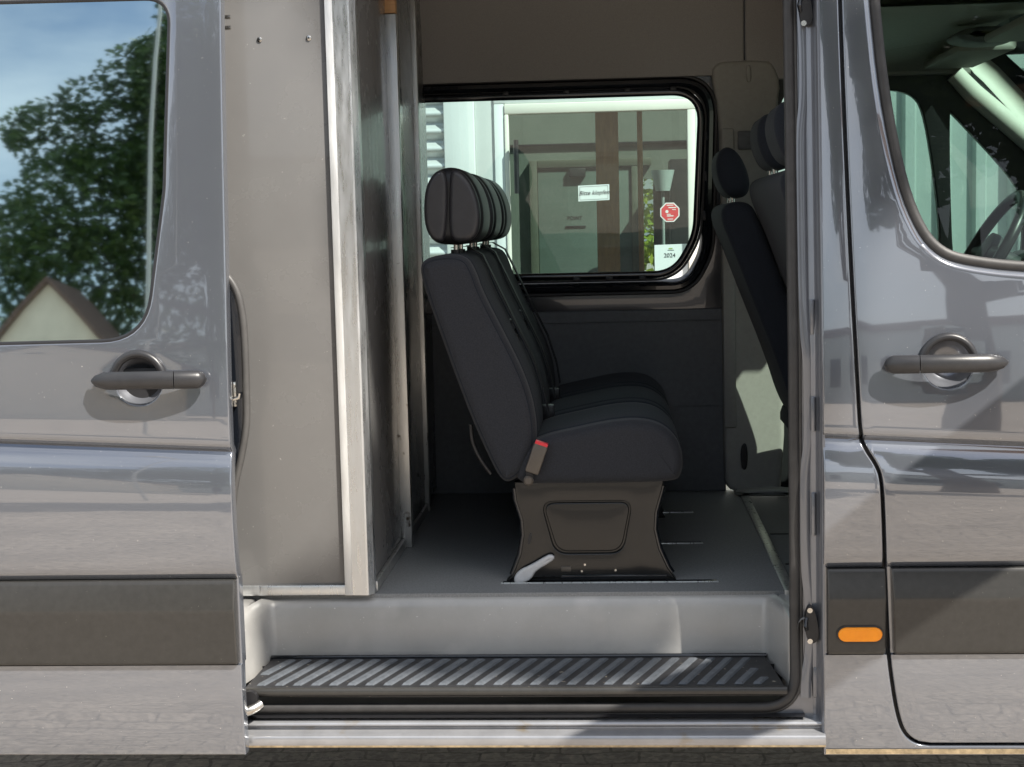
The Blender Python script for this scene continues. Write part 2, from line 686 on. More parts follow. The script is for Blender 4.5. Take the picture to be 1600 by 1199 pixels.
def wgt(s):
    return float(np.interp(s, [.83, 1.03, 1.13, 1.38], [0, 1, 1, 0]))


def zc_body(x):
    return -.058 * (x - .69) + .003


def zc_door(x):
    return .013 - .05 * (x + .88)


def body_y(x, z, zc, off=0.0):
    d = zc(x)
    s = z
    for _ in range(12):
        s = z - wgt(s) * d
    return float(np.interp(s, SS, SY)) + off


def skin(name, outer, holes, zc, off, material, parent, er=.004, depth=.028, xs=.05, flat_y=None, mat_smooth=24, hole_depth=None, her=None):
    """pressed sheet panel following the body side section, with rounded rims"""
    yf = (lambda x, z: flat_y(x, z)) if flat_y else (lambda x, z: body_y(x, z, zc, off))
    loops = [resample(outer, .03)] + [resample(h, .02) for h in holes]
    levels = list(SS) if not flat_y else []
    # crossing points of the section levels on the rims
    full = []
    for lp in loops:
        q = []
        n = len(lp)
        for i in range(n):
            a, b = Vector(lp[i]), Vector(lp[(i + 1) % n])
            q.append(tuple(a))
            ts = []
            for s in levels:
                wv = wgt(s)
                ga = a.y - s - wv * zc(a.x); gb = b.y - s - wv * zc(b.x)
                if ga * gb < 0:
                    t = ga / (ga - gb)
                    if .04 < t < .96:
                        ts.append(t)
            for t in sorted(ts):
                q.append(tuple(a.lerp(b, t)))
        full.append(q)
    pts, edges = [], []
    for q in full:
        k = len(pts)
        pts += q
        edges += [(k + i, k + (i + 1) % len(q)) for i in range(len(q))]
    xsv = [p[0] for p in outer]; zsv = [p[1] for p in outer]
    x0, x1, z0, z1 = min(xsv), max(xsv), min(zsv), max(zsv)
    nx = max(2, int((x1 - x0) / xs))
    lv = [(s, True) for s in levels] if levels else [(z0 + (z1 - z0) * i / max(2, int((z1 - z0) / .08)), False) for i in range(1, max(2, int((z1 - z0) / .08)))]
    for s, sl in lv:
        prev = None
        for i in range(nx + 1):
            x = x0 + (x1 - x0) * (i + .5 * 0) / nx
            z = s + (wgt(s) * zc(x) if sl else 0)
            p = (x, z)
            ok = inside(p, full[0]) and not any(inside(p, h) for h in full[1:]) and min(seg_dist(p, l) for l in full) > .004
            if ok:
                pts.append(p)
                if prev is not None:
                    mid = ((pts[prev][0] + x) / 2, (pts[prev][1] + z) / 2)
                    if min(seg_dist(mid, l) for l in full) > .004 and not any(inside(mid, h) for h in full[1:]):
                        edges.append((prev, len(pts) - 1))
                prev = len(pts) - 1
            else:
                prev = None
    r = delaunay_2d_cdt([Vector(p) for p in pts], edges, [], 0, 1e-6)
    V2, F2 = r[0], r[2]
    mb = MB()
    vs_ = [(v.x, yf(v.x, v.y), v.y) for v in V2]
    fs_ = []
    for f in F2:
        cx = sum(V2[i].x for i in f) / len(f); cz = sum(V2[i].y for i in f) / len(f)
        if inside((cx, cz), full[0]) and not any(inside((cx, cz), h) for h in full[1:]):
            a, b, c = (V2[i] for i in f[:3])
            fs_.append(tuple(f) if (b - a).cross(c - a) > 0 else tuple(reversed(f)))
    mb.add(vs_, fs_)
    # rims
    for li, q in enumerate(full):
        n = len(q)
        o1 = 1 if li == 0 else -1
        rings = []
        dd = depth if li == 0 or hole_depth is None else hole_depth
        er_ = her if (li == 1 and her) else er
        offs = [(0, 0), (er_ * .26, er_ * .034), (er_ * .5, er_ * .13), (er_ * .71, er_ * .29), (er_ * .87, er_ * .5), (er_, er_), (er_, max(dd, er_ * 1.2))]
        for e, dy in offs:
            qq = offset_poly(q, e * o1) if e else q
            rings.append([(qq[i][0], yf(q[i][0], q[i][1]) + dy, qq[i][1]) for i in range(n)])
        vs_ = [p for rg in rings for p in rg]
        fs_ = []
        for a in range(len(rings) - 1):
            for i in range(n):
                j = (i + 1) % n
                fs_.append((a * n + i, a * n + j, (a + 1) * n + j, (a + 1) * n + i))
        mb.add(vs_, fs_)
    me = bpy.data.meshes.new(name)
    me.from_pydata(mb.v, [], mb.f)
    bm = bmesh.new()
    bm.from_mesh(me)
    bmesh.ops.remove_doubles(bm, verts=bm.verts, dist=2e-5)
    bmesh.ops.recalc_face_normals(bm, faces=bm.faces)
    sgn = sum(f.normal.y * f.calc_area() for f in bm.faces)
    if sgn > 0:
        bmesh.ops.reverse_faces(bm, faces=bm.faces)
    bm.to_mesh(me)
    bm.free()
    me.update()
    return link(name, me, material, parent, None, mat_smooth)


def pane(name, outline, yf, material, parent, thick=.004):
    """glass sheet following yf(x, z)"""
    q = resample(outline, .06)
    n = len(q)
    cx = sum(p[0] for p in q) / n; cz = sum(p[1] for p in q) / n
    mb = MB()
    rings = [1.0, .8, .55, .3]
    vs_ = []
    for s in rings:
        vs_ += [(cx + (x - cx) * s, 0, cz + (z - cz) * s) for x, z in q]
    vs_.append((cx, 0, cz))
    vs_ = [(x, yf(x, z), z) for x, _, z in vs_]
    fs_ = []
    for a in range(len(rings) - 1):
        for i in range(n):
            j = (i + 1) % n
            fs_.append((a * n + i, a * n + j, (a + 1) * n + j, (a + 1) * n + i))
    for i in range(n):
        fs_.append(((len(rings) - 1) * n + i, (len(rings) - 1) * n + (i + 1) % n, len(vs_) - 1))
    mb.add(vs_, fs_)
    return mb.build(name, material, parent, smooth=40)


def ring_tube(outline, yf, r, seg=8, flat=1.0, step=.03):
    q = resample(outline, step)
    return MB().tube([(x, yf(x, z), z) for x, z in q], r, seg, closed=True, flat=flat)


def text_mesh(name, body, size, material, parent, loc, shear=0.0, yrot=0.0, extrude=.0006, align='CENTER'):
    cu = bpy.data.curves.new(name, 'FONT')
    cu.body = body
    cu.size = size
    cu.shear = shear
    cu.extrude = extrude
    cu.align_x = align
    cu.align_y = 'CENTER'
    tmp = bpy.data.objects.new(name + '_tmp', cu)
    COL.objects.link(tmp)
    dg = bpy.context.evaluated_depsgraph_get()
    me = bpy.data.meshes.new_from_object(tmp.evaluated_get(dg))
    bpy.data.objects.remove(tmp)
    me.transform(Matrix.Translation(Vector(loc)) @ Matrix.Rotation(yrot, 4, 'Y') @ Matrix.Rotation(R(90), 4, 'X'))
    me.name = name
    me.materials.clear()
    return link(name, me, material, parent, None, None)


# ------------------------------------------------------------------ ground
g = MB().add([(-120, -120, 0), (120, -120, 0), (120, 120, 0), (-120, 120, 0)], [(0, 1, 2, 3)]).build('ground', 'ground', smooth=None)
g['kind'] = 'structure'

# ------------------------------------------------------------------ the van
VAN = thing('van', 'grey panel van with its sliding side door pushed open', 'van', (0, .9, 0))

# --- front passenger door
rear_edge = smooth_open([(.520, 2.26), (.516, 2.10), (.528, 1.60), (.545, 1.17), (.550, 1.115), (.562, 1.085), (.583, 1.052), (.594, 1.02), (.599, .92), (.611, .62), (.622, .53), (.632, .475), (.645, .435), (.668, .414), (.70, .409)], 2)
door_out = rear_edge + [(1.52, .409), (1.56, .45), (1.56, 1.30), (1.53, 1.52), (1.05, 2.18), (.98, 2.25)]
fglass = [(.592, 2.16), (.595, 2.08), (.613, 1.87), (.649, 1.674), (.688, 1.572), (.728, 1.526), (.779, 1.508), (.901, 1.490), (1.40, 1.455), (1.44, 1.50), (1.43, 1.54), (1.03, 2.13), (.98, 2.17), (.64, 2.19)]
fglass = smooth_closed(fglass, 2)
fhole = offset_poly(fglass, .036)
FB = lambda x, z: body_y(x, z, zc_body)
hR = (.734, 1.272)      # handle bowl centre on the front door
bowlR = [(hR[0] + .0585 * math.cos(2 * math.pi * k / 28), hR[1] + .0585 * math.sin(2 * math.pi * k / 28)) for k in range(28)]
fd = skin('front_door', door_out, [fhole, bowlR], zc_body, 0, 'paint', VAN, er=.004, depth=.03, hole_depth=.012, her=.018)
ring_tube(offset_poly(fglass, .008), lambda x, z: FB(x, z) + .016, .0125, 8, .6).build('window_seal', 'rubber', fd, 60)
pane('window_pane', offset_poly(fglass, .006), lambda x, z: FB(x, z) + .016, 'glass_front', fd)


def handle(parent, cx, z, bx0, bx1, split, yb):
    # bowl dish behind the grip
    mb = MB()
    rings = [(.0585, .0), (.0560, .006), (.050, .012), (.044, .022), (.034, .034), (.018, .039), (0.002, .040)]
    n = 28
    vs_ = []
    for r_, d_ in rings:
        vs_ += [(cx + r_ * math.cos(2 * math.pi * k / n), yb + d_ + .003, z + r_ * math.sin(2 * math.pi * k / n)) for k in range(n)]
    fs_ = []
    for a in range(len(rings) - 1):
        for k in range(n):
            l = (k + 1) % n
            fs_.append((a * n + k, a * n + l, (a + 1) * n + l, (a + 1) * n + k))
    fs_.append(tuple((len(rings) - 1) * n + k for k in range(n)))
    mb.add(vs_, fs_)
    mb.build('handle_bowl', 'paint_jamb', parent, 50)
    # raised collar over the bowl
    arc = [(cx + .0575 * math.cos(t), yb - .002, z + .0575 * math.sin(t)) for t in np.linspace(R(-4), R(184), 24)]
    MB().tube(arc, .0095, 8).build('handle_collar', 'handle', parent, 60)
    # grip: bowed bar in two pieces
    def bar(xa, xb, name, taper_a, taper_b):
        k = 16
        path, rad = [], []
        for i in range(k + 1):
            t = i / k
            x = xa + (xb - xa) * t
            u = (x - bx0) / (bx1 - bx0)
            bow = math.sin(math.pi * min(1, max(0, u))) ** .6
            path.append((x, yb - .018 - .030 * bow, z + .002 * math.sin(math.pi * u)))
            r_ = .0205
            if taper_a:
                r_ *= min(1, .25 + math.sqrt(min(1, t / .22)) * .75)
            if taper_b:
                r_ *= min(1, .25 + math.sqrt(min(1, (1 - t) / .22)) * .75)
            rad.append(r_)
        b = MB().tube(path, rad, 14, up=(0, 1, 0), flat=.72)
        return b.build(name, 'handle', parent, 50)
    bar(bx0, split - .0008, 'handle_grip', True, False)
    bar(split + .0008, bx1, 'handle_grip', False, True)
    # feet joining the grip to the door
    for x in (bx0 + .022, bx1 - .022):
        MB().tube([(x, yb - .022, z), (x, yb - .01, z), (x, yb + .004, z)], [.013, .016, .018], 12, up=(1, 0, 0)).build('handle_foot', 'handle', parent, 50)


handle(fd, hR[0], hR[1] + .004, .592, .858, .664, FB(*hR))

# --- rear side of the opening: outer pillar skin between opening and front door
gap = .0155
def offset_open(pts, d):
    out = []
    for i in range(len(pts)):
        a, b = pts[max(0, i - 1)], pts[min(len(pts) - 1, i + 1)]
        tx, tz_ = b[0] - a[0], b[1] - a[1]
        l = math.hypot(tx, tz_)
        out.append((pts[i][0] + d * tz_ / l, pts[i][1] - d * tx / l))
    return out
px_edge = offset_open(rear_edge, gap)
pil = [(.4625, 2.26)] + [(.4625, .380), (1.60, .380), (1.60, .3945)] + list(reversed(px_edge))
bp_ = skin('pillar_skin', pil, [], zc_body, 0, 'paint', VAN, er=.004, depth=.03)
# dark return behind the door gaps
MB().add([(x + d, max(.032, body_y(x, z, zc_body) + .024), z) for x, z in rear_edge for d in (-.026, .016)], [(2 * i, 2 * i + 1, 2 * i + 3, 2 * i + 2) for i in range(len(rear_edge) - 1)]).build('gap_backing', 'black_plastic', VAN, None)
MB().box(.60, 1.56, .05, .055, .39, .45, 0).build('gap_backing', 'black_plastic', VAN, None)
# lower dirt edge of the sill, front
MB().extr_x([(.003, .392), (.006, .379), (.03, .374), (.05, .378)], .4635, 1.60, n=20).build('sill_edge', 'rust_edge', VAN, 40)

MOULD = [(.014, .813), (-.004, .8125), (-.0065, .809), (-.0085, .803), (-.0205, .750), (-.0212, .744), (-.0195, .737), (-.0115, .630), (-.0095, .622), (-.005, .6165), (.014, .616)]


def moulding(parent, x0, x1, off, slant=0.0):
    mb = MB()
    k = len(MOULD)
    vs_ = []
    xs_ = [x0, x0 + .003] + list(np.linspace(x0 + .003, x1 - .003, 8))[1:-1] + [x1 - .003, x1]
    for i, x in enumerate(xs_):
        e = .0025 if i in (0, len(xs_) - 1) else 0
        for y, z in MOULD:
            sl = slant * (z - .72)
            vs_.append((x - (sl if i < 2 else 0) , y + off + (e if y < 0 else 0), .7145 + (z - .7145) * (1 - e * 4)))
    fs_ = []
    for i in range(len(xs_) - 1):
        for j in range(k - 1):
            fs_.append((i * k + j, i * k + j + 1, (i + 1) * k + j + 1, (i + 1) * k + j))
    fs_ += [tuple(range(k)), tuple((len(xs_) - 1) * k + j for j in range(k))]
    mb.add(vs_, fs_)
    return mb.build('side_moulding', 'moulding', parent, 22)


moulding(bp_, .4665, .5955, 0)
moulding(fd, .6125, 1.555, 0, .03)

# --- orange marker lamp
st = [(.5375 + sx * .031 + .0185 * math.cos(a), .6655 + .0165 * math.sin(a)) for sx, a0 in ((1, -90), (-1, 90)) for a in [R(a0 + 180 * k / 10) for k in range(11)]]
ml = MB().loft(offset_poly(st, .0035), -.0185, .0, .002).build('marker_lamp', 'black_plastic', VAN, 40)
MB().loft(st, -.0235, -.010, .005).build('lens', 'lamp_orange', ml, 50)

# --- sliding door, pushed back and outwards
DOFF = -.060
DB = lambda x, z: body_y(x, z, zc_door, DOFF)
dout = [(-.8795, 2.30), (-.8785, 1.60), (-.8780, 1.14), (-.8785, 1.09), (-.8765, .90), (-.8755, .60), (-.8745, .403), (-2.15, .403), (-2.15, 2.30)]
dglass = round_poly([(-.994, 2.128), (-1.014, 1.70), (-1.064, 1.366), (-1.95, 1.360), (-1.95, 2.136)], [.055, .30, .115, .1, .08], 9)
hL = (-1.079, 1.272)
bowlL = [(hL[0] + .0585 * math.cos(2 * math.pi * k / 28), hL[1] + .0585 * math.sin(2 * math.pi * k / 28)) for k in range(28)]
sd = skin('sliding_door', dout, [offset_poly(dglass, .008), bowlL], zc_door, DOFF, 'paint', VAN, er=.004, depth=.035, hole_depth=.012)
ring_tube(offset_poly(dglass, .003), lambda x, z: DB(x, z) + .004, .0058, 8, .7).build('window_seal', 'black_plastic', sd, 60)
pane('window_pane', offset_poly(dglass, .003), lambda x, z: DB(x, z) + .003, 'glass_privacy', sd)
handle(sd, hL[0], hL[1] + .004, -1.180, -.920, -.985, DB(*hL))
moulding(sd, -2.14, -.8775, DOFF)
# inner shell of the door, seen past its leading edge
MB().box(-2.14, -.892, -.035, -.012, .43, 1.30, .004).build('door_inner', 'black_plastic', sd, 30)
dsh = smooth_open([(-.99, 1.56), (-.915, 1.532), (-.888, 1.512), (-.862, 1.478), (-.850, 1.43), (-.846, 1.36), (-.848, 1.20), (-.852, 1.15), (-.866, 1.085), (-.882, 1.03), (-.892, .97), (-.905, .90), (-.99, .87)], 2)
MB().disc_prism(dsh, -.004, .012).build('latch_panel', 'black_gloss', sd, 30)
MB().tube([(x, .000, z) for x, z in dsh], .0088, 10).build('latch_seal', 'rubber_grey', sd, 60)
MB().box(-.885, -.868, -.014, -.003, 1.205, 1.262, .002).build('latch_plate', 'steel', sd, 30)
MB().tube([(-.878, -.016, 1.222), (-.862, -.016, 1.226), (-.860, -.016, 1.236)], .0045, 8).build('latch_hook', 'steel', sd, 50)
for z in (1.212, 1.252):
    MB().tube([(-.874, -.014, z), (-.874, -.019, z)], .006, 10, up=(1, 0, 0)).build('latch_bolt', 'steel', sd, 50)
for z in (2.068, 2.092):
    MB().tube([(-.91, .085, z), (-.869, .085, z)], .005, 8).build('guide_pin', 'steel', sd, 50)
# lower roller arm
MB().tube(smooth_open([(-.95, -.02, .484), (-.885, -.012, .486), (-.862, -.004, .492), (-.848, .012, .499)], 2), .012, 10).build('roller_arm', 'steel', sd, 50)
MB().tube([(-.872, .02, .512), (-.872, .005, .512)], .019, 14, up=(0, 0, 1)).build('roller', 'black_plastic', sd, 50)

# --- opening: flange, seal, jamb
ap = round_poly([(.403, 2.50), (.4035, .4735), (-1.00, .4735), (-1.00, 2.50)], [.08, .085, .05, .08], 10)
def ap_y(x, z):
    return .060 + max(0, (z - 1.3)) * .085 - .010 * max(0., min(1., (.62 - z) / .12))
skin('opening_flange', [(.455, 2.57), (.455, .43), (-1.06, .43), (-1.06, 2.57)], [ap], zc_body, 0, 'paint_jamb', VAN, er=.003, depth=.02, flat_y=ap_y)
ring_tube(offset_poly(ap, -.004), lambda x, z: ap_y(x, z) - .006, .0125, 10, .8).build('opening_seal', 'rubber', VAN, 60)
ring_tube(offset_poly(ap, .010), lambda x, z: ap_y(x, z) - .001, .0055, 8, 1).build('opening_seal', 'rubber_grey', VAN, 60)
# jamb step from the flange out to the pillar skin
jp = smooth_open([(.428, .062), (.434, .056), (.440, .050), (.447, .047), (.4515, .040), (.4535, .026), (.4545, .014), (.4575, .006), (.4635, .006)], 1)
MB().extr_z(jp, .43, 2.40, yshift=lambda z: max(0, (z - 1.3)) * .085, n=16).build('jamb', 'paint_jamb', VAN, 40)
# sinuous pressed channel down the jamb
chan = [(.428, 2.34), (.431, 2.05), (.4335, 1.99), (.434, 1.90), (.431, 1.85), (.424, 1.80), (.4225, 1.72), (.423, 1.45), (.425, 1.36), (.431, 1.30), (.4335, 1.25), (.434, 1.12), (.4325, 1.08), (.424, 1.03), (.4225, .95), (.423, .82), (.433, .74), (.436, .66), (.434, .60), (.424, .55), (.4225, .50)]
chan = smooth_open([(x, ap_y(x, z) - .004, z) for x, z in chan], 2)
MB().tube(chan, .0125, 10, flat=.4).build('jamb_channel', 'paint_jamb', VAN, 60)
for (z0, z1) in ((1.42, 1.34), (1.20, 1.12), (.98, .88)):
    MB().box(.437, .4465, .040 + max(0, z0 - 1.3) * .085, .052 + max(0, z0 - 1.3) * .085, z1, z0, .003).build('jamb_plate', 'paint_jamb', VAN, 40)
# striker hardware low and high on the jamb
for zc_, nm in ((.676, 'striker'), (2.075, 'striker')):
    dy = max(0, (zc_ - 1.3)) * .085
    sk = MB().disc_prism(smooth_closed([(.424, zc_ - .03), (.420, zc_ + .015), (.428, zc_ + .045), (.440, zc_ + .04), (.450, zc_ + .0), (.452, zc_ - .03), (.442, zc_ - .045), (.43, zc_ - .042)], 2), .030 + dy, .056 + dy).build(nm, 'black_plastic', VAN, 40)
    for dz in (-.038, .034):
        MB().tube([(.431, .026 + dy, zc_ + dz), (.431, .032 + dy, zc_ + dz)], .0062, 10, up=(1, 0, 0)).build('bolt', 'steel', sk, 50)
    MB().tube([(.424, .030 + dy, zc_ - .01), (.420, .018 + dy, zc_), (.424, .030 + dy, zc_ + .015)], .005, 8).build('striker_hook', 'black_gloss', sk, 50)
# small pressed access cover
MB().box(.4395, .4515, .0455, .0475, .50, .57, .002).build('cover_plate', 'paint_jamb', VAN, 30)

# --- sill below the opening
sill = smooth_open([(.075, .470), (.064, .461), (.050, .456), (.034, .455), (.022, .4535), (.015, .449), (.0145, .444), (.024, .440), (.026, .435), (.018, .431), (.004, .4285), (-.004, .4255), (-.0065, .420), (-.0065, .411), (-.005, .404)], 2)
MB().extr_x(sill, -2.2, .4615, n=30).build('sill', 'paint_sill_lit', VAN, 50)
MB().extr_x([(-.005, .4045), (-.0035, .399), (.004, .396), (.05, .392)], -2.2, .4615, n=60).build('sill_edge', 'rust_edge', VAN, 50)

# --- step well
tz = lambda y: .531 + (y - .03) * .055
TL, TR = -.888, .374
MB().add([(-.92, .20, .470), (.42, .20, .470), (.42, .20, .535), (-.92, .20, .535)], [(0, 1, 2, 3)]).add([(-.95, .02, .462), (.42, .02, .462), (.42, .21, .462), (-.95, .21, .462)], [(0, 1, 2, 3)]).build('step_cavity', 'black_plastic', VAN, None)
trd = smooth_closed([(TL, .028), (TR, .028), (TR - .003, .05), (TR - .024, .235), (TR - .034, .246), (TL + .03, .246), (TL + .018, .235), (TL + .001, .05)], 1)
tm = MB()
k = len(trd)
tm.add([(x, y, tz(y)) for x, y in trd] + [(x, y, tz(y) - .022) for x, y in trd], [tuple(range(k)), tuple(range(2 * k - 1, k - 1, -1))] + [(j, (j + 1) % k, k + (j + 1) % k, k + j) for j in range(k)])
step = tm.build('step_tread', 'tread', VAN, 30)
MB().tube([(TL - .004, .027, tz(.027) - .008), (TR + .004, .027, tz(.027) - .008)], .0105, 10, flat=.8).build('step_lip', 'moulding', step, 60)
MB().tube([(TL + .016, .244, tz(.244) + .001), (TR - .022, .244, tz(.244) + .001)], .006, 8).build('back_lip', 'black_gloss', step, 60)
# diagonal ribs, each its own piece with one shared shape
def rib_mesh(ya, yb, dx, hw, h, name='rib'):
    vs_ = []
    for (y, s) in ((ya, 0), (ya + .006, .03), (yb - .006, .97), (yb, 1)):
        top = h if 0 < s < 1 else h * .25
        x = dx * s
        for e, zz in ((-hw, 0), (-hw * .72, top), (hw * .72, top), (hw, 0)):
            vs_.append((x + e, y, tz(y) + zz))
    fs_ = []
    for i in range(3):
        for j in range(3):
            fs_.append((i * 4 + j, i * 4 + j + 1, (i + 1) * 4 + j + 1, (i + 1) * 4 + j))
    fs_ += [(0, 1, 2, 3), (12, 13, 14, 15)]
    me = bpy.data.meshes.new(name)
    me.from_pydata(vs_, [], fs_)
    bm = bmesh.new(); bm.from_mesh(me); bmesh.ops.recalc_face_normals(bm, faces=bm.faces); bm.to_mesh(me); bm.free()
    me.materials.append(MATS['tread_rib'])
    return me
rm = rib_mesh(.046, .226, .078, .0105, .0045)
for i in range(27):
    x = TL + .034 + i * .0432
    if x + .078 > TR - .03:
        break
    link('rib', rm, None, step, (x, 0, 0), None)
link('rib', rib_mesh(.046, .150, .045, .0105, .0045), None, step, (x, 0, 0), None)
link('rib', rib_mesh(.046, .090, .019, .0105, .0045), None, step, (x + .0432, 0, 0), None)
link('rib', rib_mesh(.12, .226, .046, .0105, .0045), None, step, (TL + .026, 0, 0), None)

# tub: riser with two splayed ends
plan = smooth_open([(-.935, .045), (-.912, .062), (-.885, .20), (-.875, .25), (-.845, .264), (.330, .264), (.352, .256), (.362, .225), (.392, .070), (.400, .045)], 2)
tb = MB()
lv = [(.520, 0.0, 0.0), (.60, .002, .001), (.660, .004, .004), (.676, .007, .010), (.684, .014, .018), (.6875, .024, .03)]
vs_, fs_ = [], []
cxm = -.27
for z, e, ey in lv:
    for x, y in plan:
        s = (x - cxm) / .62
        vs_.append((x + e * max(-1, min(1, s * abs(s) ** 3)), y + ey * max(0, min(1, (y - .05) / .2)), z))
k = len(plan)
for a in range(len(lv) - 1):
    for j in range(k - 1):
        fs_.append((a * k + j, a * k + j + 1, (a + 1) * k + j + 1, (a + 1) * k + j))
tb.add(vs_, fs_).build('step_riser', 'tub', VAN, 50)
# shelf ends beside the well
MB().box(-1.02, -.915, .05, .30, .52, .6865, .01).build('step_end', 'tub', VAN, 30)
MB().box(.385, .43, .066, .30, .48, .6865, .008).build('step_end', 'tub', VAN, 30)

# --- floor
MB().box(-2.3, .405, .283, 1.72, .655, .695, .003).build('floor', 'vinyl', VAN, 30)
MB().box(.401, .4265, .27, 1.66, .67, .6995, .0015).build('floor_strip', 'alu_worn', VAN, 30)
MB().box(.427, 1.75, .06, 1.72, .64, .684, .003).build('cab_floor', 'trim_dark', VAN, 30)
for y in (.62, 1.02):
    MB().box(.44, .75, y, y + .006, .684, .687, 0).build('mat_edge', 'black_plastic', VAN, None)
# seat rail slots in the floor
for y, xa, xb in ((.392, -.30, .243), (.862, -.28, .231), (1.330, -.28, .227)):
    sl = MB().box(xa, xb, y - .012, y + .012, .690, .6965, .001).build('floor_slot', 'black_gloss', VAN, 30)
    MB().box(xa - .004, xb + .004, y - .0165, y - .0125, .692, .6985, .001).build('slot_edge', 'alu', sl, 30)

# --- far wall of the load space
FW = 1.715
fy = lambda x, z: FW - max(0, z - 1.35) * .07
wout = round_poly([(.338, 2.070), (.322, 1.50), (.255, 1.372), (-1.15, 1.372), (-1.15, 2.070)], [.125, .22, .13, .1, .1], 10)
wgl = round_poly([(.281, 2.013), (.258, 1.56), (.19, 1.441), (-1.10, 1.441), (-1.10, 2.013)], [.085, .20, .105, .07, .07], 10)
skin('wall_band', [(.36, 2.09), (.36, 1.312), (-2.3, 1.312), (-2.3, 2.09)], [wout], zc_body, 0, 'wall_paint', VAN, er=.006, depth=.02, flat_y=fy)
skin('wall_lining', [(.356, 1.306), (.356, .70), (-2.3, .70), (-2.3, 1.306)], [], zc_body, 0, 'trim_dark', VAN, er=.005, depth=.02, flat_y=lambda x, z: FW - .012)
MB().box(-2.3, .352, FW - .0165, FW - .0135, 1.272, 1.276, .001).build('lining_bead', 'trim_dark', VAN, 30)
MB().box(-2.3, .352, FW - .015, FW - .0135, .985, .988, .0005).build('lining_bead', 'trim_dark', VAN, 30)
# window: frame ring, seals, clips, pane
wf = MB()
a_ = resample(wout, .03)
rings = [(0, .0), (-.006, -.010), (-.018, -.012), (-.026, -.002), (-.036, .012), (-.040, .022)]
vs_ = []
na = len(a_)
for e, dy in rings:
    q = offset_poly(a_, e)
    vs_ += [(q[i][0], fy(*a_[i]) + dy, q[i][1]) for i in range(na)]
fs_ = []
for a in range(len(rings) - 1):
    for i in range(na):
        fs_.append((a * na + i, a * na + (i + 1) % na, (a + 1) * na + (i + 1) % na, (a + 1) * na + i))
win = wf.add(vs_, fs_).build('side_window', 'black_gloss', VAN, 40)
ring_tube(offset_poly(wgl, .013), lambda x, z: fy(x, z) + .012, .013, 10, .8).build('window_seal', 'black_gloss', win, 60)
ring_tube(offset_poly(wgl, .0295), lambda x, z: fy(x, z) + .004, .0042, 8, 1).build('window_bead', 'rubber', win, 60)
ring_tube(offset_poly(wout, .004), lambda x, z: fy(x, z) - .007, .006, 8, 1).build('window_bead', 'rubber', win, 60)
for x in (-.13, -.02, .09):
    MB().box(x - .012, x + .012, fy(0, 1.41) - .010, fy(0, 1.41) + .008, 1.409, 1.426, .003).build('window_clip', 'black_plastic', win, 30)
for x in (-.35, -.15, .05, .2):
    MB().box(x - .01, x + .01, fy(0, 2.03) - .006, fy(0, 2.03) + .008, 2.029, 2.042, .003).build('window_clip', 'black_plastic', win, 30)
for z in (1.62, 1.75, 1.88):
    xx = .297 + (z - 1.56) * .05
    MB().box(xx - .007, xx + .007, fy(0, z) - .004, fy(0, z) + .008, z - .016, z + .016, .003).build('window_clip', 'black_plastic', win, 30)
pane('window_pane', offset_poly(wgl, .01), lambda x, z: fy(x, z) + .020, 'glass_side', win)

# upper lining and roof
skin('upper_lining', [(.4215, 2.62), (.4215, 2.078), (-2.3, 2.078), (-2.3, 2.62)], [], zc_body, 0, 'felt', VAN, er=.006, depth=.02, flat_y=lambda x, z: fy(x, z) - .016 - max(0, z - 2.3) * .3)
skin('upper_lining', [(1.15, 2.62), (1.15, 2.06), (.4385, 2.06), (.4385, 2.62)], [], zc_body, 0, 'felt', VAN, er=.006, depth=.02, flat_y=lambda x, z: fy(x, z) - .016 - max(0, z - 2.3) * .3)
MB().box(.405, .455, 1.690, 1.694, 2.06, 2.60, 0).build('lining_backing', 'black_plastic', VAN, None)  # strip added behind the lining seam to stop light leaking in
MB().box(-2.3, 1.1, .10, 1.70, 2.60, 2.66, .02).build('roof', 'felt', VAN, 30)
skin('roof_side', [(1.02, 2.56), (1.02, 2.27), (.46, 2.27), (.46, 2.52), (-1.06, 2.52), (-1.06, 2.35), (-2.3, 2.35), (-2.3, 2.56)], [], zc_body, 0, 'paint', VAN, er=.004, depth=.03)
MB().box(-2.32, -2.28, .05, 1.75, .45, 2.62, .01).build('rear_bulkhead', 'trim_dark', VAN, 30)
MB().box(-2.3, 1.75, 1.79, 1.82, .45, 2.62 - .3, .01).build('far_skin_low', 'paint', VAN, 30) if False else None

# far middle pillar trim
pt = smooth_closed([(.318, 2.085), (.338, 2.112), (.365, 2.118), (.50, 2.118), (.525, 2.10), (.545, 2.04), (.535, 1.98), (.528, 1.50), (.55, 1.40), (.55, .72), (.50, .70), (.40, .70), (.362, .712), (.352, .75), (.352, 1.20), (.350, 1.70), (.345, 1.95)], 1)
pl = MB().loft(pt, 1.640, 1.73, .014).build('pillar_trim', 'trim_grey', VAN, 40)
MB().loft(smooth_closed([(.433, 2.045), (.433, 2.10), (.450, 2.10), (.450, 2.045)], 2), 1.634, 1.65, .004).build('belt_slot', 'trim_grey', pl, 40)
MB().box(.405, .475, 1.630, 1.645, 1.83, 1.89, .004).build('pillar_vent', 'trim_dark', pl, 30)
MB().loft(smooth_closed([(.405, .78), (.405, .86), (.428, .87), (.428, .775)], 2), 1.634, 1.65, .004).build('belt_cover', 'black_plastic', pl, 40)
MB().loft(smooth_closed([(.375, .695), (.40, .715), (.55, .72), (.60, .695)], 1), 1.585, 1.66, .008).build('pillar_foot', 'trim_grey', pl, 40)
MB().box(.352, .392, 1.630, 1.6415, .92, 1.9, .006).build('pillar_rib', 'trim_grey', pl, 30)

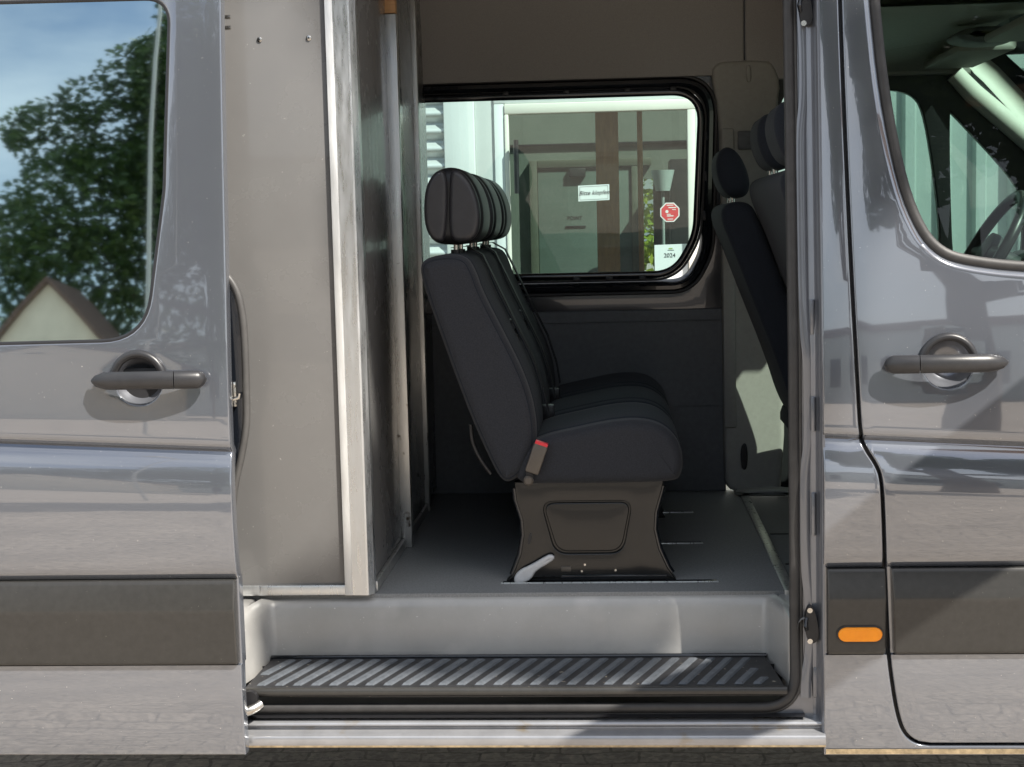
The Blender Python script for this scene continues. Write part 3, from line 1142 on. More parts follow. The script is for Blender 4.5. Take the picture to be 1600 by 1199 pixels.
# --- cab: far side with driver window and quarter light
dw = smooth_closed([(.545, 1.50), (.535, 1.70), (.535, 1.95), (.56, 2.02), (.62, 2.035), (.90, 2.02), (.975, 2.0), (1.012, 1.95), (1.045, 1.78), (1.075, 1.56), (1.07, 1.47), (.60, 1.44)], 2)
qw = smooth_closed([(1.085, 1.95), (1.10, 1.94), (1.31, 1.715), (1.338, 1.64), (1.345, 1.50), (1.33, 1.42), (1.14, 1.41), (1.112, 1.43), (1.10, 1.56)], 2)
cs = skin('driver_door', [(.53, 2.09), (.53, .70), (1.60, .70), (1.60, 1.52), (1.14, 2.07)], [dw, qw], zc_body, 0, 'black_plastic', VAN, er=.006, depth=.03, flat_y=lambda x, z: 1.725 - max(0, z - 1.35) * .07)
pane('window_pane', dw, lambda x, z: 1.74 - max(0, z - 1.35) * .07, 'glass_side', cs)
pane('quarter_light', qw, lambda x, z: 1.74 - max(0, z - 1.35) * .07, 'glass_side', cs)
# far and near windscreen pillars
for y in (1.655, .14):
    MB().tube([(1.10, y, 2.055), (1.16, y, 1.990), (1.36, y, 1.815), (1.62, y, 1.56)], [.030, .033, .035, .036], 10, up=(0, 1, 0), flat=.9).build('windscreen_pillar', 'pillar_sunlit', VAN, 50)
MB().add([(1.075, .12, 2.13), (1.075, 1.68, 2.13), (1.78, 1.76, 1.44), (1.78, .06, 1.44)], [(0, 1, 2, 3)]).build('windscreen', 'glass_front', VAN, None)
# cab headliner, visor, roof lamp
hl = smooth_open([(1.70, .62), (1.70, 2.60), (1.66, 2.60)], 0)
MB().extr_x([(1.69, 2.05), (1.60, 2.085), (1.3, 2.12), (.9, 2.13), (.4, 2.11), (.12, 2.07)], .60, 1.12, n=4).build('cab_headliner', 'trim_grey', VAN, 50)
MB().loft([(.60, 2.09), (.60, 2.45), (1.06, 2.40), (1.10, 2.13)], .12, 1.66, .02).build('cab_shelf', 'trim_grey', VAN, 30)
MB().box(.98, 1.14, 1.05, 1.55, 2.062, 2.084, .008).build('sun_visor', 'trim_grey', VAN, 30)
MB().box(.98, 1.14, .25, .75, 2.052, 2.074, .008).build('sun_visor', 'trim_grey', VAN, 30)
lp = [(1.02 + .09 * math.cos(t), 2.085 + .022 * math.sin(t)) for t in np.linspace(0, 2 * math.pi, 24, endpoint=False)]
MB().loft(lp, .83, .99, .02).build('roof_lamp', 'trim_dark', VAN, 50)
# dashboard and bonnet
MB().loft(smooth_closed([(1.28, .80), (1.25, 1.15), (1.30, 1.33), (1.45, 1.40), (1.80, 1.43), (1.85, .80)], 2), .10, 1.70, .03).build('dashboard', 'dash', VAN, 40)
MB().loft(smooth_closed([(1.60, .50), (1.62, 1.32), (1.80, 1.40), (2.30, 1.22), (2.45, .95), (2.42, .50)], 2), .04, 1.76, .08).build('bonnet', 'paint', VAN, 40)
MB().loft(smooth_closed([(1.22, 1.30), (1.20, 1.44), (1.25, 1.50), (1.36, 1.46), (1.42, 1.38), (1.40, 1.30)], 2), 1.12, 1.48, .02).build('instrument_pod', 'dash', VAN, 40)
# steering wheel
swc = Vector((1.122, 1.30, 1.490))
nrm = Vector((-.86, 0, .51)).normalized()
e1 = Vector((0, 1, 0)); e2 = nrm.cross(e1).normalized()
sw = MB().tube([swc + e1 * (.192 * math.cos(t)) + e2 * (.192 * math.sin(t)) for t in np.linspace(0, 2 * math.pi, 48, endpoint=False)], .0175, 12, closed=True, up=tuple(nrm)).build('steering_wheel', 'handle', VAN, 60)
hb = MB()
hb.tube([swc - nrm * .035, swc - nrm * .01, swc + nrm * .012, swc + nrm * .018], [.05, .062, .058, .03], 20, up=(0, 1, 0))
hb.build('wheel_hub', 'dash', sw, 50)
for a in (0, 90, 180):
    d = e1 * math.cos(R(a)) + e2 * math.sin(R(a)) * (-1 if e2.z > 0 else 1)
    MB().tube([swc + d * .04, swc + d * .12, swc + d * .19], [.022, .016, .012], 8, up=tuple(nrm), flat=.5).build('wheel_spoke', 'dash', sw, 60)
MB().tube([swc - nrm * .03, swc - nrm * .22], .035, 12).build('steering_column', 'dash', VAN, 50)
# underside pan closes the body towards the ground
MB().box(-2.3, 1.7, .08, 1.75, .40, .44, .01).build('underbody', 'black_plastic', VAN, 30)

# ------------------------------------------------------------------ partition
PT = thing('partition', 'brown laminate partition with aluminium edge profiles behind the open door', 'partition', (-1.0, .5, .695))
MB().box(-2.2, -.672, .272, .288, .715, 2.58, .001).build('front_panel', 'laminate', PT, 30)
MB().box(-2.2, -.672, .263, .292, .6965, .722, .002).build('bottom_rail', 'alu', PT, 30)
ang = [(-.684, .2665), (-.684, .263), (-.629, .2605), (-.6245, .2620), (-.612, .278), (-.611, .303), (-.614, .303), (-.616, .280), (-.627, .2660)]
MB().extr_z(ang, .6965, 2.58, closed=True).build('corner_profile', 'alu', PT, 20)
MB().box(-.6835, -.6655, .2595, .2645, .6985, 2.579, .001).build('profile_lip', 'alu_lit', PT, 30)
MB().box(-.636, -.620, .300, 1.70, .72, 2.58, .001).build('side_panel', 'laminate', PT, 30)
MB().box(-.6195, -.608, .304, .824, .6965, .722, .0015).build('side_rail', 'alu_worn', PT, 30)
MB().box(-.6195, -.610, .866, 1.372, .6965, .722, .0015).build('side_rail', 'alu_worn', PT, 30)
MB().box(-.6345, -.590, .826, .864, .6965, 2.19, .003).build('post', 'alu_worn', PT, 30)
MB().box(-.6335, -.591, .827, .863, 2.1915, 2.58, .003).build('post_cap', 'plywood', PT, 30)
MB().box(-.6345, -.6045, 1.375, 1.400, .6965, 2.58, .003).build('post', 'alu_worn', PT, 30)
for x in (-.846, -.704 - .022):
    sc = MB().tube([(x, .2725, 2.062), (x, .2695, 2.062), (x, .2685, 2.062)], [.0062, .0062, .004], 14, up=(1, 0, 0)).build('screw', 'steel', PT, 50)
    MB().tube([(x, .2684, 2.062), (x, .2680, 2.062)], .002, 8, up=(1, 0, 0)).build('screw_recess', 'black_plastic', sc, 50)

# ------------------------------------------------------------------ rear bench
SB = thing('bench_seat', 'black three-seat bench with dark headrests on the van floor', 'seat', (-.08, 1.0, .695))
back = [(-.490, 1.500), (-.476, 1.524), (-.431, 1.535), (-.372, 1.530), (-.350, 1.490), (-.335, 1.440), (-.284, 1.336), (-.238, 1.240), (-.214, 1.165), (-.205, 1.100), (-.207, 1.045), (-.235, .985), (-.275, .953), (-.300, .965), (-.324, 1.014), (-.362, 1.104), (-.400, 1.210), (-.437, 1.323), (-.474, 1.436)]
cush = [(-.270, .952), (-.240, 1.040), (-.200, 1.070), (-.105, 1.090), (-.008, 1.109), (.06, 1.111), (.108, 1.098), (.147, 1.064), (.163, 1.015), (.157, .968), (.140, .954), (.05, .9505), (-.15, .9505)]
Y0, WS = .362, .434
for i in range(3):
    ya = Y0 + i * WS
    yb = ya + WS - .006
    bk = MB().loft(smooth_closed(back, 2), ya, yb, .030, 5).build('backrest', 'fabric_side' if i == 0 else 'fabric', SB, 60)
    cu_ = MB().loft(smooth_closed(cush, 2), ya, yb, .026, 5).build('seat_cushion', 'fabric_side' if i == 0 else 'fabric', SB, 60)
    for oo, pr in ((bk, back), (cu_, cush)):
        q = smooth_closed(pr, 2)
        q = offset_poly(q, -.010)
        for ys in ((ya + .0085,) if i == 0 else ()):
            MB().tube([(x, ys, z) for x, z in q], .0022, 6, closed=True).build('seam', 'fabric', oo, 60)
    # darker centre panels of cover cloth, slightly proud
    bf = smooth_closed([(p[0] + .0025, p[1] + .0005) for p in back if True], 2)
    MB().loft(bf, ya + .055, yb - .055, .02, 4).build('back_inlay', 'fabric', bk, 60)
    MB().loft(smooth_closed([(p[0] + .001, p[1] + .0035) if p[1] > 1.0 else (p[0], p[1] + .004) for p in cush], 2), ya + .055, yb - .055, .02, 4).build('seat_inlay', 'fabric', cu_, 60)
    # headrest: body of two lobes on two rods
    yc = (ya + yb) / 2 + .02
    full_ = [(-.425, 1.556), (-.462, 1.562), (-.482, 1.590), (-.488, 1.640), (-.480, 1.705), (-.455, 1.746), (-.418, 1.756), (-.380, 1.746), (-.350, 1.708), (-.334, 1.655), (-.333, 1.605), (-.348, 1.568), (-.385, 1.556)]
    hr = MB().loft(smooth_closed(full_, 2), yc - .125, yc + .130, .035, 6).build('headrest', 'leather_dark', SB, 60)
    rear = smooth_closed([(-.436, 1.562), (-.462, 1.568), (-.480, 1.595), (-.485, 1.645), (-.478, 1.705), (-.455, 1.742), (-.430, 1.748), (-.421, 1.720), (-.423, 1.66), (-.427, 1.60)], 2)
    frnt = smooth_closed([(-.392, 1.560), (-.415, 1.570), (-.421, 1.60), (-.419, 1.66), (-.416, 1.72), (-.412, 1.748), (-.385, 1.743), (-.357, 1.708), (-.340, 1.655), (-.340, 1.605), (-.355, 1.570)], 2)
    MB().loft(rear, yc - .140, yc - .09, .013, 6).loft(frnt, yc - .140, yc - .09, .015, 6).build('headrest_side', 'leather', hr, 60)
    for dy in (-.060, .060):
        MB().tube([(-.412, yc + dy, 1.515), (-.410, yc + dy, 1.60)], .0065, 12, up=(1, 0, 0)).build('headrest_rod', 'steel', hr, 60)
        MB().tube([(-.4122, yc + dy, 1.530), (-.4118, yc + dy, 1.543)], .013, 12, up=(1, 0, 0)).build('rod_sleeve', 'black_plastic', bk, 50)
    # shoulder belt lying on the backrest
    yb_ = ya + WS - .06
    path = [(-.445, yb_ - .01, 1.545), (-.400, yb_ - .012, 1.548), (-.360, yb_ - .016, 1.525), (-.330, yb_ - .02, 1.462), (-.272, yb_ - .03, 1.338), (-.226, yb_ - .035, 1.242), (-.198, yb_ - .04, 1.150), (-.188, yb_ - .04, 1.085)]
    bl = MB()
    vs_, fs_ = [], []
    for q, (x, y, z) in enumerate(path):
        vs_ += [(x, y - .023, z), (x, y + .023, z), (x + .003, y + .023, z + .002), (x + .003, y - .023, z + .002)]
    for q in range(len(path) - 1):
        for j in range(4):
            fs_.append((q * 4 + j, q * 4 + (j + 1) % 4, q * 4 + 4 + (j + 1) % 4, q * 4 + 4 + j))
    fs_ += [(0, 1, 2, 3), tuple(4 * (len(path) - 1) + j for j in range(4))]
    bt = bl.add(vs_, fs_).build('seat_belt', 'belt', SB, 40)
    MB().box(-.300, -.283, yb_ - .055, yb_ - .005, 1.318, 1.350, .005).build('belt_stop', 'black_plastic', bt, 30)
    MB().tube([(-.277, yb_ - .055, 1.322), (-.262, yb_ - .055, 1.288), (-.262, yb_ - .02, 1.288), (-.277, yb_ - .015, 1.322)], .004, 8).build('belt_tongue', 'steel', bt, 50)
    if i:
        MB().box(-.215, -.175, ya - .02, ya + .012, 1.060, 1.105, .006).build('buckle', 'black_plastic', SB, 30)
# lumbar shell edge at the back
MB().tube(smooth_open([(-.374, .42, 1.10), (-.372, .42, 1.055), (-.352, .42, 1.01), (-.325, .42, .972)], 2), .006, 8).build('back_shell', 'black_plastic', SB, 60)
# near buckle with red button
bm_ = Matrix.Translation(Vector((-.204, .352, 1.022))) @ Matrix.Rotation(R(20), 4, 'Y')
bkl = MB().box(-.018, .018, -.012, .012, -.040, .036, .005)
bkl.v = [tuple(bm_ @ Vector(v)) for v in bkl.v]
bk_o = bkl.build('buckle', 'buckle_body', SB, 30)
rb = MB().box(-.0165, .0165, -.011, .011, .034, .043, .002)
rb.v = [tuple(bm_ @ Vector(v)) for v in rb.v]
rb.build('release_button', 'red_plastic', bk_o, 30)
MB().tube([(-.226, .362, .964), (-.226, .350, .964), (-.226, .346, .964)], [.0125, .0125, .008], 16, up=(1, 0, 0)).build('buckle_bolt', 'buckle_body', SB, 40)
MB().box(-.232, -.214, .353, .357, .964, .992, .001).build('buckle_strap', 'belt', SB, 30)
# pedestals
def pedestal(y0, y1, full):
    out = [(-.262, .950), (-.258, .905), (-.243, .855), (-.241, .815), (-.250, .765), (-.272, .710), (-.286, .6975), (.137, .6975), (.118, .725), (.096, .775), (.085, .825), (.088, .87), (.104, .925), (.110, .950)]
    out = resample(out, .02)
    ho = round_poly([(-.203, .904), (.038, .904), (.010, .762), (-.167, .762)], [.03, .03, .045, .045], 6)
    p = skin('pedestal', out, [ho], zc_body, 0, 'seat_base', SB, er=.003, depth=.035, flat_y=lambda x, z: y0, hole_depth=.012, xs=.04)
    skin('pedestal_inset', offset_poly(ho, -.001), [], zc_body, 0, 'seat_base', p, er=.001, depth=.012, flat_y=lambda x, z: y0 + .009)
    ho2 = round_poly([(-.189, .893), (.025, .893), (.000, .774), (-.156, .774)], [.02, .02, .035, .035], 6)
    skin('pedestal_inset', ho2, [], zc_body, 0, 'seat_base', p, er=.004, depth=.012, flat_y=lambda x, z: y0 + .003)
    for e, o in ((0, .0075), (1, .0075)):
        ed = [q for q in out if (q[0] < -.07) == (e == 0) and q[1] < .949 and (q[1] > .70)]
        ed = sorted(ed, key=lambda q: -q[1])
        MB().tube([(x + (-.004 if e == 0 else .004), y0 + .012, z) for x, z in ed], .009, 8).build('pedestal_flange', 'black_gloss', p, 60)
    MB().box(-.225, .085, y0 + .04, y1, .80, .94, .01).build('pedestal_core', 'seat_base', p, 30)
    MB().box(-.24, .10, y0 + .03, y1, .6975, .712, .004).build('pedestal_foot', 'black_gloss', p, 30)
    if full:
        MB().box(-.150, .118, y0 - .006, y0 + .004, .703, .711, .002).build('lock_bar', 'black_gloss', p, 30)
        MB().box(-.150, -.125, y0 - .003, y0 + .001, .720, .733, .001).build('catch', 'buckle_body', p, 30)
        for x, z in ((-.09, .737), (-.098, .72), (-.012, .722)):
            MB().tube([(x, y0, z), (x, y0 - .0015, z)], .003, 8, up=(1, 0, 0)).build('rivet', 'steel', p, 50)
        sl = MB().loft(smooth_closed([(-.236, .793), (-.230, .822), (-.222, .820), (-.228, .791)], 1), y0 - .0012, y0 + .002, .0004).build('pedestal_slot', 'black_plastic', p, 30)
    return p
p1 = pedestal(.405, .72, True)
pedestal(1.24, 1.58, False)
lv_ = smooth_closed([(-.272, .699), (-.268, .716), (-.252, .731), (-.225, .742), (-.185, .766), (-.172, .768), (-.165, .760), (-.172, .750), (-.215, .726), (-.225, .706), (-.240, .697), (-.262, .690)], 2)
MB().loft(lv_, .382, .399, .006, 4).build('release_lever', 'lever_white', SB, 50)

# ------------------------------------------------------------------ front seats
def front_seat(label, yc, dx, dz, half):
    fs = thing('front_seat', label, 'seat', (.6 + dx, yc, .684), 'front seats in the cab')
    bkp = [(.300, 1.62), (.325, 1.655), (.385, 1.655), (.412, 1.62), (.50, 1.38), (.60, 1.12), (.62, 1.02), (.56, .97), (.515, 1.03), (.47, 1.18), (.40, 1.36), (.34, 1.52)]
    bkp = [(x + dx, z + dz) for x, z in bkp]
    MB().loft(smooth_closed(bkp, 2), yc - half, yc + half, .028, 5).build('backrest', 'fabric', fs, 60)
    cu2 = [(.52, .93), (.52, 1.02), (.62, 1.06), (.90, 1.09), (1.02, 1.06), (1.05, .99), (1.02, .93)]
    MB().loft(smooth_closed([(x + dx, z) for x, z in cu2], 2), yc - half, yc + half, .03, 5).build('seat_cushion', 'fabric', fs, 60)
    MB().box(.56 + dx, .98 + dx, yc - half + .03, yc + half - .03, .686, .93, .01).build('seat_box', 'trim_dark', fs, 30)
    n = 1 if half < .3 else 2
    for i in range(n):
        y = yc + (i - (n - 1) / 2) * .44
        hp = [(.300, 1.74), (.305, 1.80), (.335, 1.822), (.370, 1.80), (.398, 1.74), (.402, 1.69), (.38, 1.665), (.33, 1.672)]
        hd = MB().loft(smooth_closed([(x + dx, z + dz) for x, z in hp], 2), y - .13, y + .13, .026, 5).build('headrest', 'fabric', fs, 60)
        for d in (-.06, .06):
            MB().tube([(.358 + dx, y + d, 1.60 + dz), (.352 + dx, y + d, 1.69 + dz)], .0065, 10, up=(1, 0, 0)).build('headrest_rod', 'steel', hd, 60)


front_seat('dark driver seat behind the steering wheel on the far side', 1.27, 0, 0, .25)
front_seat('dark double passenger seat nearest the open doorway, beside the driver seat', .66, .085, .068, .44)

# ------------------------------------------------------------------ building beyond the van
FY = 4.5
BL = thing('building', 'pale building with corrugated metal cladding and glazed entrance beyond the van', 'building', (0, FY, 0))
cw = MB()
vs_, fs_ = [], []
nz = 360
for i in range(nz + 1):
    z = 4.2 * i / nz
    y = FY - .018 + .018 * math.cos(2 * math.pi * z / .089)
    vs_ += [(-6, y, z), (-.86, y, z)]
for i in range(nz):
    fs_.append((2 * i, 2 * i + 1, 2 * i + 3, 2 * i + 2))
cw.add(vs_, fs_).build('corrugated_cladding', 'cladding', BL, 60)
MB().box(-.862, -.705, FY - .05, FY + .1, 0, 4.2, .006).build('corner_post', 'facade', BL, 30)
MB().box(-.7045, -.606, FY - .02, FY + .1, 0, 4.2, .004).build('wall_strip', 'facade_grey', BL, 30)
MB().box(-.6055, .52, FY - .02, FY + .1, 2.29, 4.2, .004).build('wall_over_door', 'facade', BL, 30)
fr = thing  # alias unused
# glazed entrance: fixed outer frame and leaf frame
ent = MB().box(-.605, .475, FY - .035, FY + .03, 2.222, 2.287, .005).box(-.605, -.552, FY - .035, FY + .03, .02, 2.2215, .005).box(.418, .475, FY - .035, FY + .03, .02, 2.2215, .005).build('entrance_frame', 'facade', BL, 30)
lf = MB().box(-.551, .417, FY - .045, FY + .025, 2.168, 2.2205, .006).box(-.551, -.530, FY - .045, FY + .025, .05, 2.1675, .005).box(.376, .417, FY - .045, FY + .025, .05, 2.1675, .006).box(-.529, .375, FY - .045, FY + .025, .05, .16, .005).build('door_leaf', 'frame_cream', BL, 30)
MB().add([(-.532, FY - .01, .15), (.378, FY - .01, .15), (.378, FY - .01, 2.17), (-.532, FY - .01, 2.17)], [(0, 1, 2, 3)]).build('glass_pane', 'glass_building', lf, None)
MB().tube([(-.492, FY - .085, 1.765), (-.492, FY - .085, 2.035)], .013, 10, up=(1, 0, 0)).box(-.502, -.482, FY - .085, FY - .04, 1.78, 1.80, .003).box(-.502, -.482, FY - .085, FY - .04, 2.0, 2.02, .003).build('pull_handle', 'black_plastic', lf, 40)
for x in (-.36, -.32):
    MB().tube([(x, FY - .036, 2.256), (x, FY - .038, 2.256)], .004, 8, up=(1, 0, 0)).build('frame_screw', 'black_plastic', ent, 50)
# ribbed wall to the right of the entrance
rw = MB()
vs_, fs_ = [], []
prof = []
x = .476
while x < 9:
    prof += [(x, FY - .0), (x + .10, FY - .0), (x + .115, FY - .035), (x + .16, FY - .035), (x + .175, FY)]
    x += .175
rw.extr_z(prof, 0, 4.2)
rw.build('ribbed_cladding', 'cladding_green', BL, 20)
for xw in (2.02, 3.3):
    wd = MB().box(xw, xw + .05, FY - .08, FY - .04, .9, 3.2, .005).box(xw + .95, xw + 1.0, FY - .08, FY - .04, .9, 3.2, .005).box(xw + .051, xw + .949, FY - .08, FY - .04, .9, .96, .005).box(xw + .051, xw + .949, FY - .08, FY - .04, 3.14, 3.2, .005).build('window', 'facade', BL, 30)
    MB().add([(xw + .05, FY - .06, .96), (xw + .95, FY - .06, .96), (xw + .95, FY - .06, 3.14), (xw + .05, FY - .06, 3.14)], [(0, 1, 2, 3)]).build('pane', 'glass_building', wd, None)
    for q in range(9):
        MB().box(xw + .06 + q * .099, xw + .06 + q * .099 + .08, FY - .05, FY - .046, .97, 3.13, .001).build('blind_slat', 'facade_grey', wd, 30)
# the entrance hall behind the glass
HY = 6.9
MB().box(-1.6, 1.8, FY + .11, HY, -.02, .03, 0).build('hall_floor', 'room_wall', BL, None)
MB().add([(-1.6, FY + .11, 2.64), (1.8, FY + .11, 2.64), (1.8, HY, 2.64), (-1.6, HY, 2.64)], [(0, 1, 2, 3)]).build('hall_ceiling', 'glass_building', BL, None)  # made of glass only so sky light brightens the hall
MB().box(-1.62, -1.58, FY + .11, HY, .03, 2.62, 0).build('hall_wall', 'room_wall', BL, None)
MB().box(1.8, 1.84, FY + .11, HY, .03, 2.62, 0).build('hall_wall', 'room_wall', BL, None)
# back wall with a narrow window slit
SX0, SX1, SZ0, SZ1 = .168, .262, 1.25, 1.893
MB().box(-1.6, SX0, HY, HY + .06, .03, 2.62, 0).box(SX1, 1.8, HY, HY + .06, .03, 2.62, 0).box(SX0, SX1, HY, HY + .06, SZ1, 2.62, 0).box(SX0, SX1, HY, HY + .06, .03, SZ0, 0).build('hall_back_wall', 'room_wall', BL, None)
# inner door with head panel, letter plate and closer
MB().box(-.505, .115, HY - .05, HY - .004, .03, 1.975, .004).build('inner_door', 'room_door', BL, 30)
MB().box(-.56, -.507, HY - .07, HY - .004, .03, 2.03, .006).box(-.5065, .25, HY - .07, HY - .004, 1.978, 2.03, .006).box(.117, .160, HY - .07, HY - .004, .03, 1.9775, .006).build('inner_door_frame', 'room_frame', BL, 30)
MB().box(-.295, -.185, HY - .09, HY - .051, 1.915, 1.974, .006).build('door_closer', 'room_dark', BL, 30)
MB().box(-.325, -.19, HY - .058, HY - .051, 1.582, 1.594, .002).build('letter_slot', 'room_dark', BL, 30)
MB().box(-1.5, 1.7, HY - .03, HY - .004, 2.128, 2.140, .002).build('picture_rail', 'room_dark', BL, 30)
text_mesh('door_lettering', 'POINT', .034, 'ink', BL, (-.262, HY - .0525, 1.645))
# wooden posts inside, just behind the glass
MB().box(-.092, .028, FY + .25, FY + .33, .03, 2.62, .004).build('hall_post', 'orange_wood', BL, 30)
MB().tube([(.140, FY + .20, .03), (.140, FY + .20, 2.62)], .014, 14, up=(1, 0, 0)).build('hall_post', 'orange_wood', BL, 50)

cab = tag(MB().box(.36, .62, HY - .45, HY - .06, .03, 2.0, .006).build('cabinet', 'room_dark', None, 30), 'tall dark cabinet inside the glazed entrance, right of the floor lamp', 'cabinet')
fl = thing('floor_lamp', 'slim floor lamp with pale shade inside the glazed entrance', 'lamp', (.31, HY - .5, .03))
MB().tube([(.31, HY - .5, .03), (.31, HY - .5, .05)], .12, 20, up=(1, 0, 0)).build('base', 'room_dark', fl, 50)
MB().tube([(.31, HY - .5, .05), (.31, HY - .5, 1.88)], .010, 10, up=(1, 0, 0)).build('pole', 'facade_grey', fl, 50)
MB().tube([(.31, HY - .5, 1.80), (.31, HY - .5, 1.93)], [.045, .075], 20, up=(1, 0, 0)).build('lamp_shade', 'card', fl, 50)

# notices stuck to the glass
GY = FY - .012
nb = thing('door_sign', 'white framed card reading Bitte klopfen on the entrance glass', 'sign', (-.102, GY, 1.722))
rot = Matrix.Rotation(R(1.2), 4, 'Y')
def sticker(parent, name, pts, y, material, th=.0012):
    return MB().disc_prism(pts, y - th, y).build(name, material, parent, None)
rc = lambda x0, x1, z0, z1, tl=0.0: [(x0, z0), (x1, z0 + tl), (x1, z1 + tl), (x0, z1)]
sticker(nb, 'card', rc(-.182, -.023, 1.7185, 1.7985, .004), GY, 'card')
for a in (rc(-.175, -.030, 1.7245, 1.7260, .0037), rc(-.175, -.030, 1.7910, 1.7925, .0037), rc(-.175, -.1735, 1.7262, 1.7908, 0), rc(-.0315, -.030, 1.730, 1.7945, 0)):
    sticker(nb, 'border', a, GY - .0014, 'ink', .0004)
text_mesh('lettering', 'Bitte klopfen', .030, 'ink', nb, (-.102, GY - .0022, 1.7605), shear=.35, yrot=R(-1.4))
oc = thing('octagon_sticker', 'red octagonal sticker with white rim on the entrance glass', 'sticker', (.284, GY, 1.60))
ocp = lambda r: [(.284 + r * math.cos(R(22.5 + 45 * k)), 1.652 + r * math.sin(R(22.5 + 45 * k))) for k in range(8)]
sticker(oc, 'rim', ocp(.053), GY, 'sticker_white')
sticker(oc, 'face', ocp(.0465), GY - .0014, 'sticker_red', .0006)
for x0, x1, z0, z1 in ((.268, .302, 1.686, 1.690), (.277, .316, 1.6735, 1.678), (.296, .314, 1.6635, 1.667), (.268, .288, 1.640, 1.6435), (.268, .302, 1.631, 1.636), (.272, .300, 1.6155, 1.619)):
    sticker(oc, 'print_line', rc(x0, x1, z0, z1), GY - .0022, 'sticker_white', .0004)
sticker(oc, 'print_mark', [(.269 + .008 * math.cos(R(30 * k)), 1.656 + .008 * math.sin(R(30 * k))) for k in range(12)], GY - .0022, 'sticker_white', .0004)
yn = thing('year_notice', 'white paper notice reading 2024 at the glass edge', 'notice', (.27, GY, 1.36))
sticker(yn, 'paper', rc(.203, .372, 1.30, 1.487, .003), GY, 'card')
text_mesh('lettering', '2024', .030, 'ink', yn, (.280, GY - .0022, 1.432))
sticker(yn, 'print_mark', rc(.275, .295, 1.464, 1.470), GY - .0016, 'sticker_green', .0004)
sticker(yn, 'print_line', rc(.270, .302, 1.457, 1.460), GY - .0016, 'ink', .0003)

# ------------------------------------------------------------------ trees
def leaf_cloud(centers, n, size, seed, squash=1.0):
    rnd = random.Random(seed)
    vs_, fs_ = [], []
    tot = sum(r ** 2.2 for _, r in centers)
    for c, r in centers:
        for _ in range(int(n * r ** 2.2 / tot)):
            while True:
                d = Vector((rnd.uniform(-1, 1), rnd.uniform(-1, 1), rnd.uniform(-1, 1)))
                if .25 < d.length < 1:
                    break
            d = d.normalized() * (d.length ** .5)
            p = Vector(c) + Vector((d.x * r, d.y * r, d.z * r * squash))
            s = size * rnd.uniform(.6, 1.3)
            u = Vector((rnd.gauss(0, 1), rnd.gauss(0, 1), rnd.gauss(0, .5))).normalized()
            v = u.cross(Vector((rnd.gauss(0, 1), rnd.gauss(0, 1), rnd.gauss(0, 1))).normalized())
            if v.length < .1:
                continue
            v.normalize()
            k = len(vs_)
            nn = u.cross(v)
            vs_ += [p - u * s * .55, p + v * s * .34 + nn * s * .08, p + u * s * .6, p - v * s * .34 + nn * s * .08]
            fs_.append((k, k + 1, k + 2, k + 3))
    return vs_, fs_


def tree(label, base, h_tr, crowns, nleaf, size, seed, lean=(0, 0), tr=.22, limb=2):
    t = thing('tree', label, 'tree', base, 'trees behind the viewer')
    b = Vector(base)
    top = b + Vector((lean[0], lean[1], h_tr))
    pth = [b, b + (top - b) * .35 + Vector((.06, .05, 0)), b + (top - b) * .7 + Vector((-.05, .03, 0)), top]
    mb = MB().tube([tuple(p) for p in pth], [tr * 1.25, tr, tr * .8, tr * .5], 12, up=(1, 0, 0))
    for c, r in crowns[::3]:
        st_ = pth[limb]
        mid = st_.lerp(Vector(c), .5) + Vector((0, 0, -.2))
        mb.tube([tuple(st_), tuple(mid), tuple(c)], [tr * .42, tr * .25, tr * .08], 8, up=(1, 0, 0))
    mb.build('trunk', 'bark', t, 60)
    vs_, fs_ = leaf_cloud(crowns, nleaf, size, seed)
    MB().add(vs_, fs_).build('crown', 'leaf', t, None, recalc=False)
    return t


rnd = random.Random(3)
# big lime tree mirrored in the sliding door's window
cr = [((rnd.uniform(-5.7, -2.6), -13.6 + rnd.uniform(-1.0, 1.4), 2.9 + rnd.uniform(0, 3.4)), rnd.uniform(.6, 1.0)) for _ in range(34)]
cr += [((-6.45, -13.5, 4.0), .55), ((-6.75, -13.4, 4.1), .35), ((-6.1, -13.4, 3.5), .7), ((-6.8, -13.4, 3.3), .5), ((-6.2, -13.0, 5.2), .5), ((-6.5, -13.1, 5.35), .28), ((-5.9, -13.2, 5.7), .35), ((-5.4, -13.3, 6.1), .5), ((-4.9, -13, 6.9), .35), ((-4.2, -13, 6.9), .9), ((-3.0, -13, 6.6), 1.2), ((-2.6, -13, 5.2), 1.3), ((-2.2, -13, 3.4), 1.4), ((-5.2, -14.5, 2.6), .9), ((-6.6, -14.5, 2.5), .9), ((-7.6, -14.5, 2.3), .8)]
cr = [((-1.2 + (c[0] + 1.2) * 2, -27 + (c[1] + 13.5) * 1.6, 1.4 + (c[2] - 1.4) * 2), r_ * 2) for c, r_ in cr]
tree('broad leafy lime tree behind the viewer, mirrored in the sliding door window', (-6.8, -27.4, 0), 7.0, cr, 95000, .17, 11)


def sun_at(x, z, k, y=0.0):
    return (x + SUN.x / -SUN.y * k, y - k, z + SUN.z / -SUN.y * k)


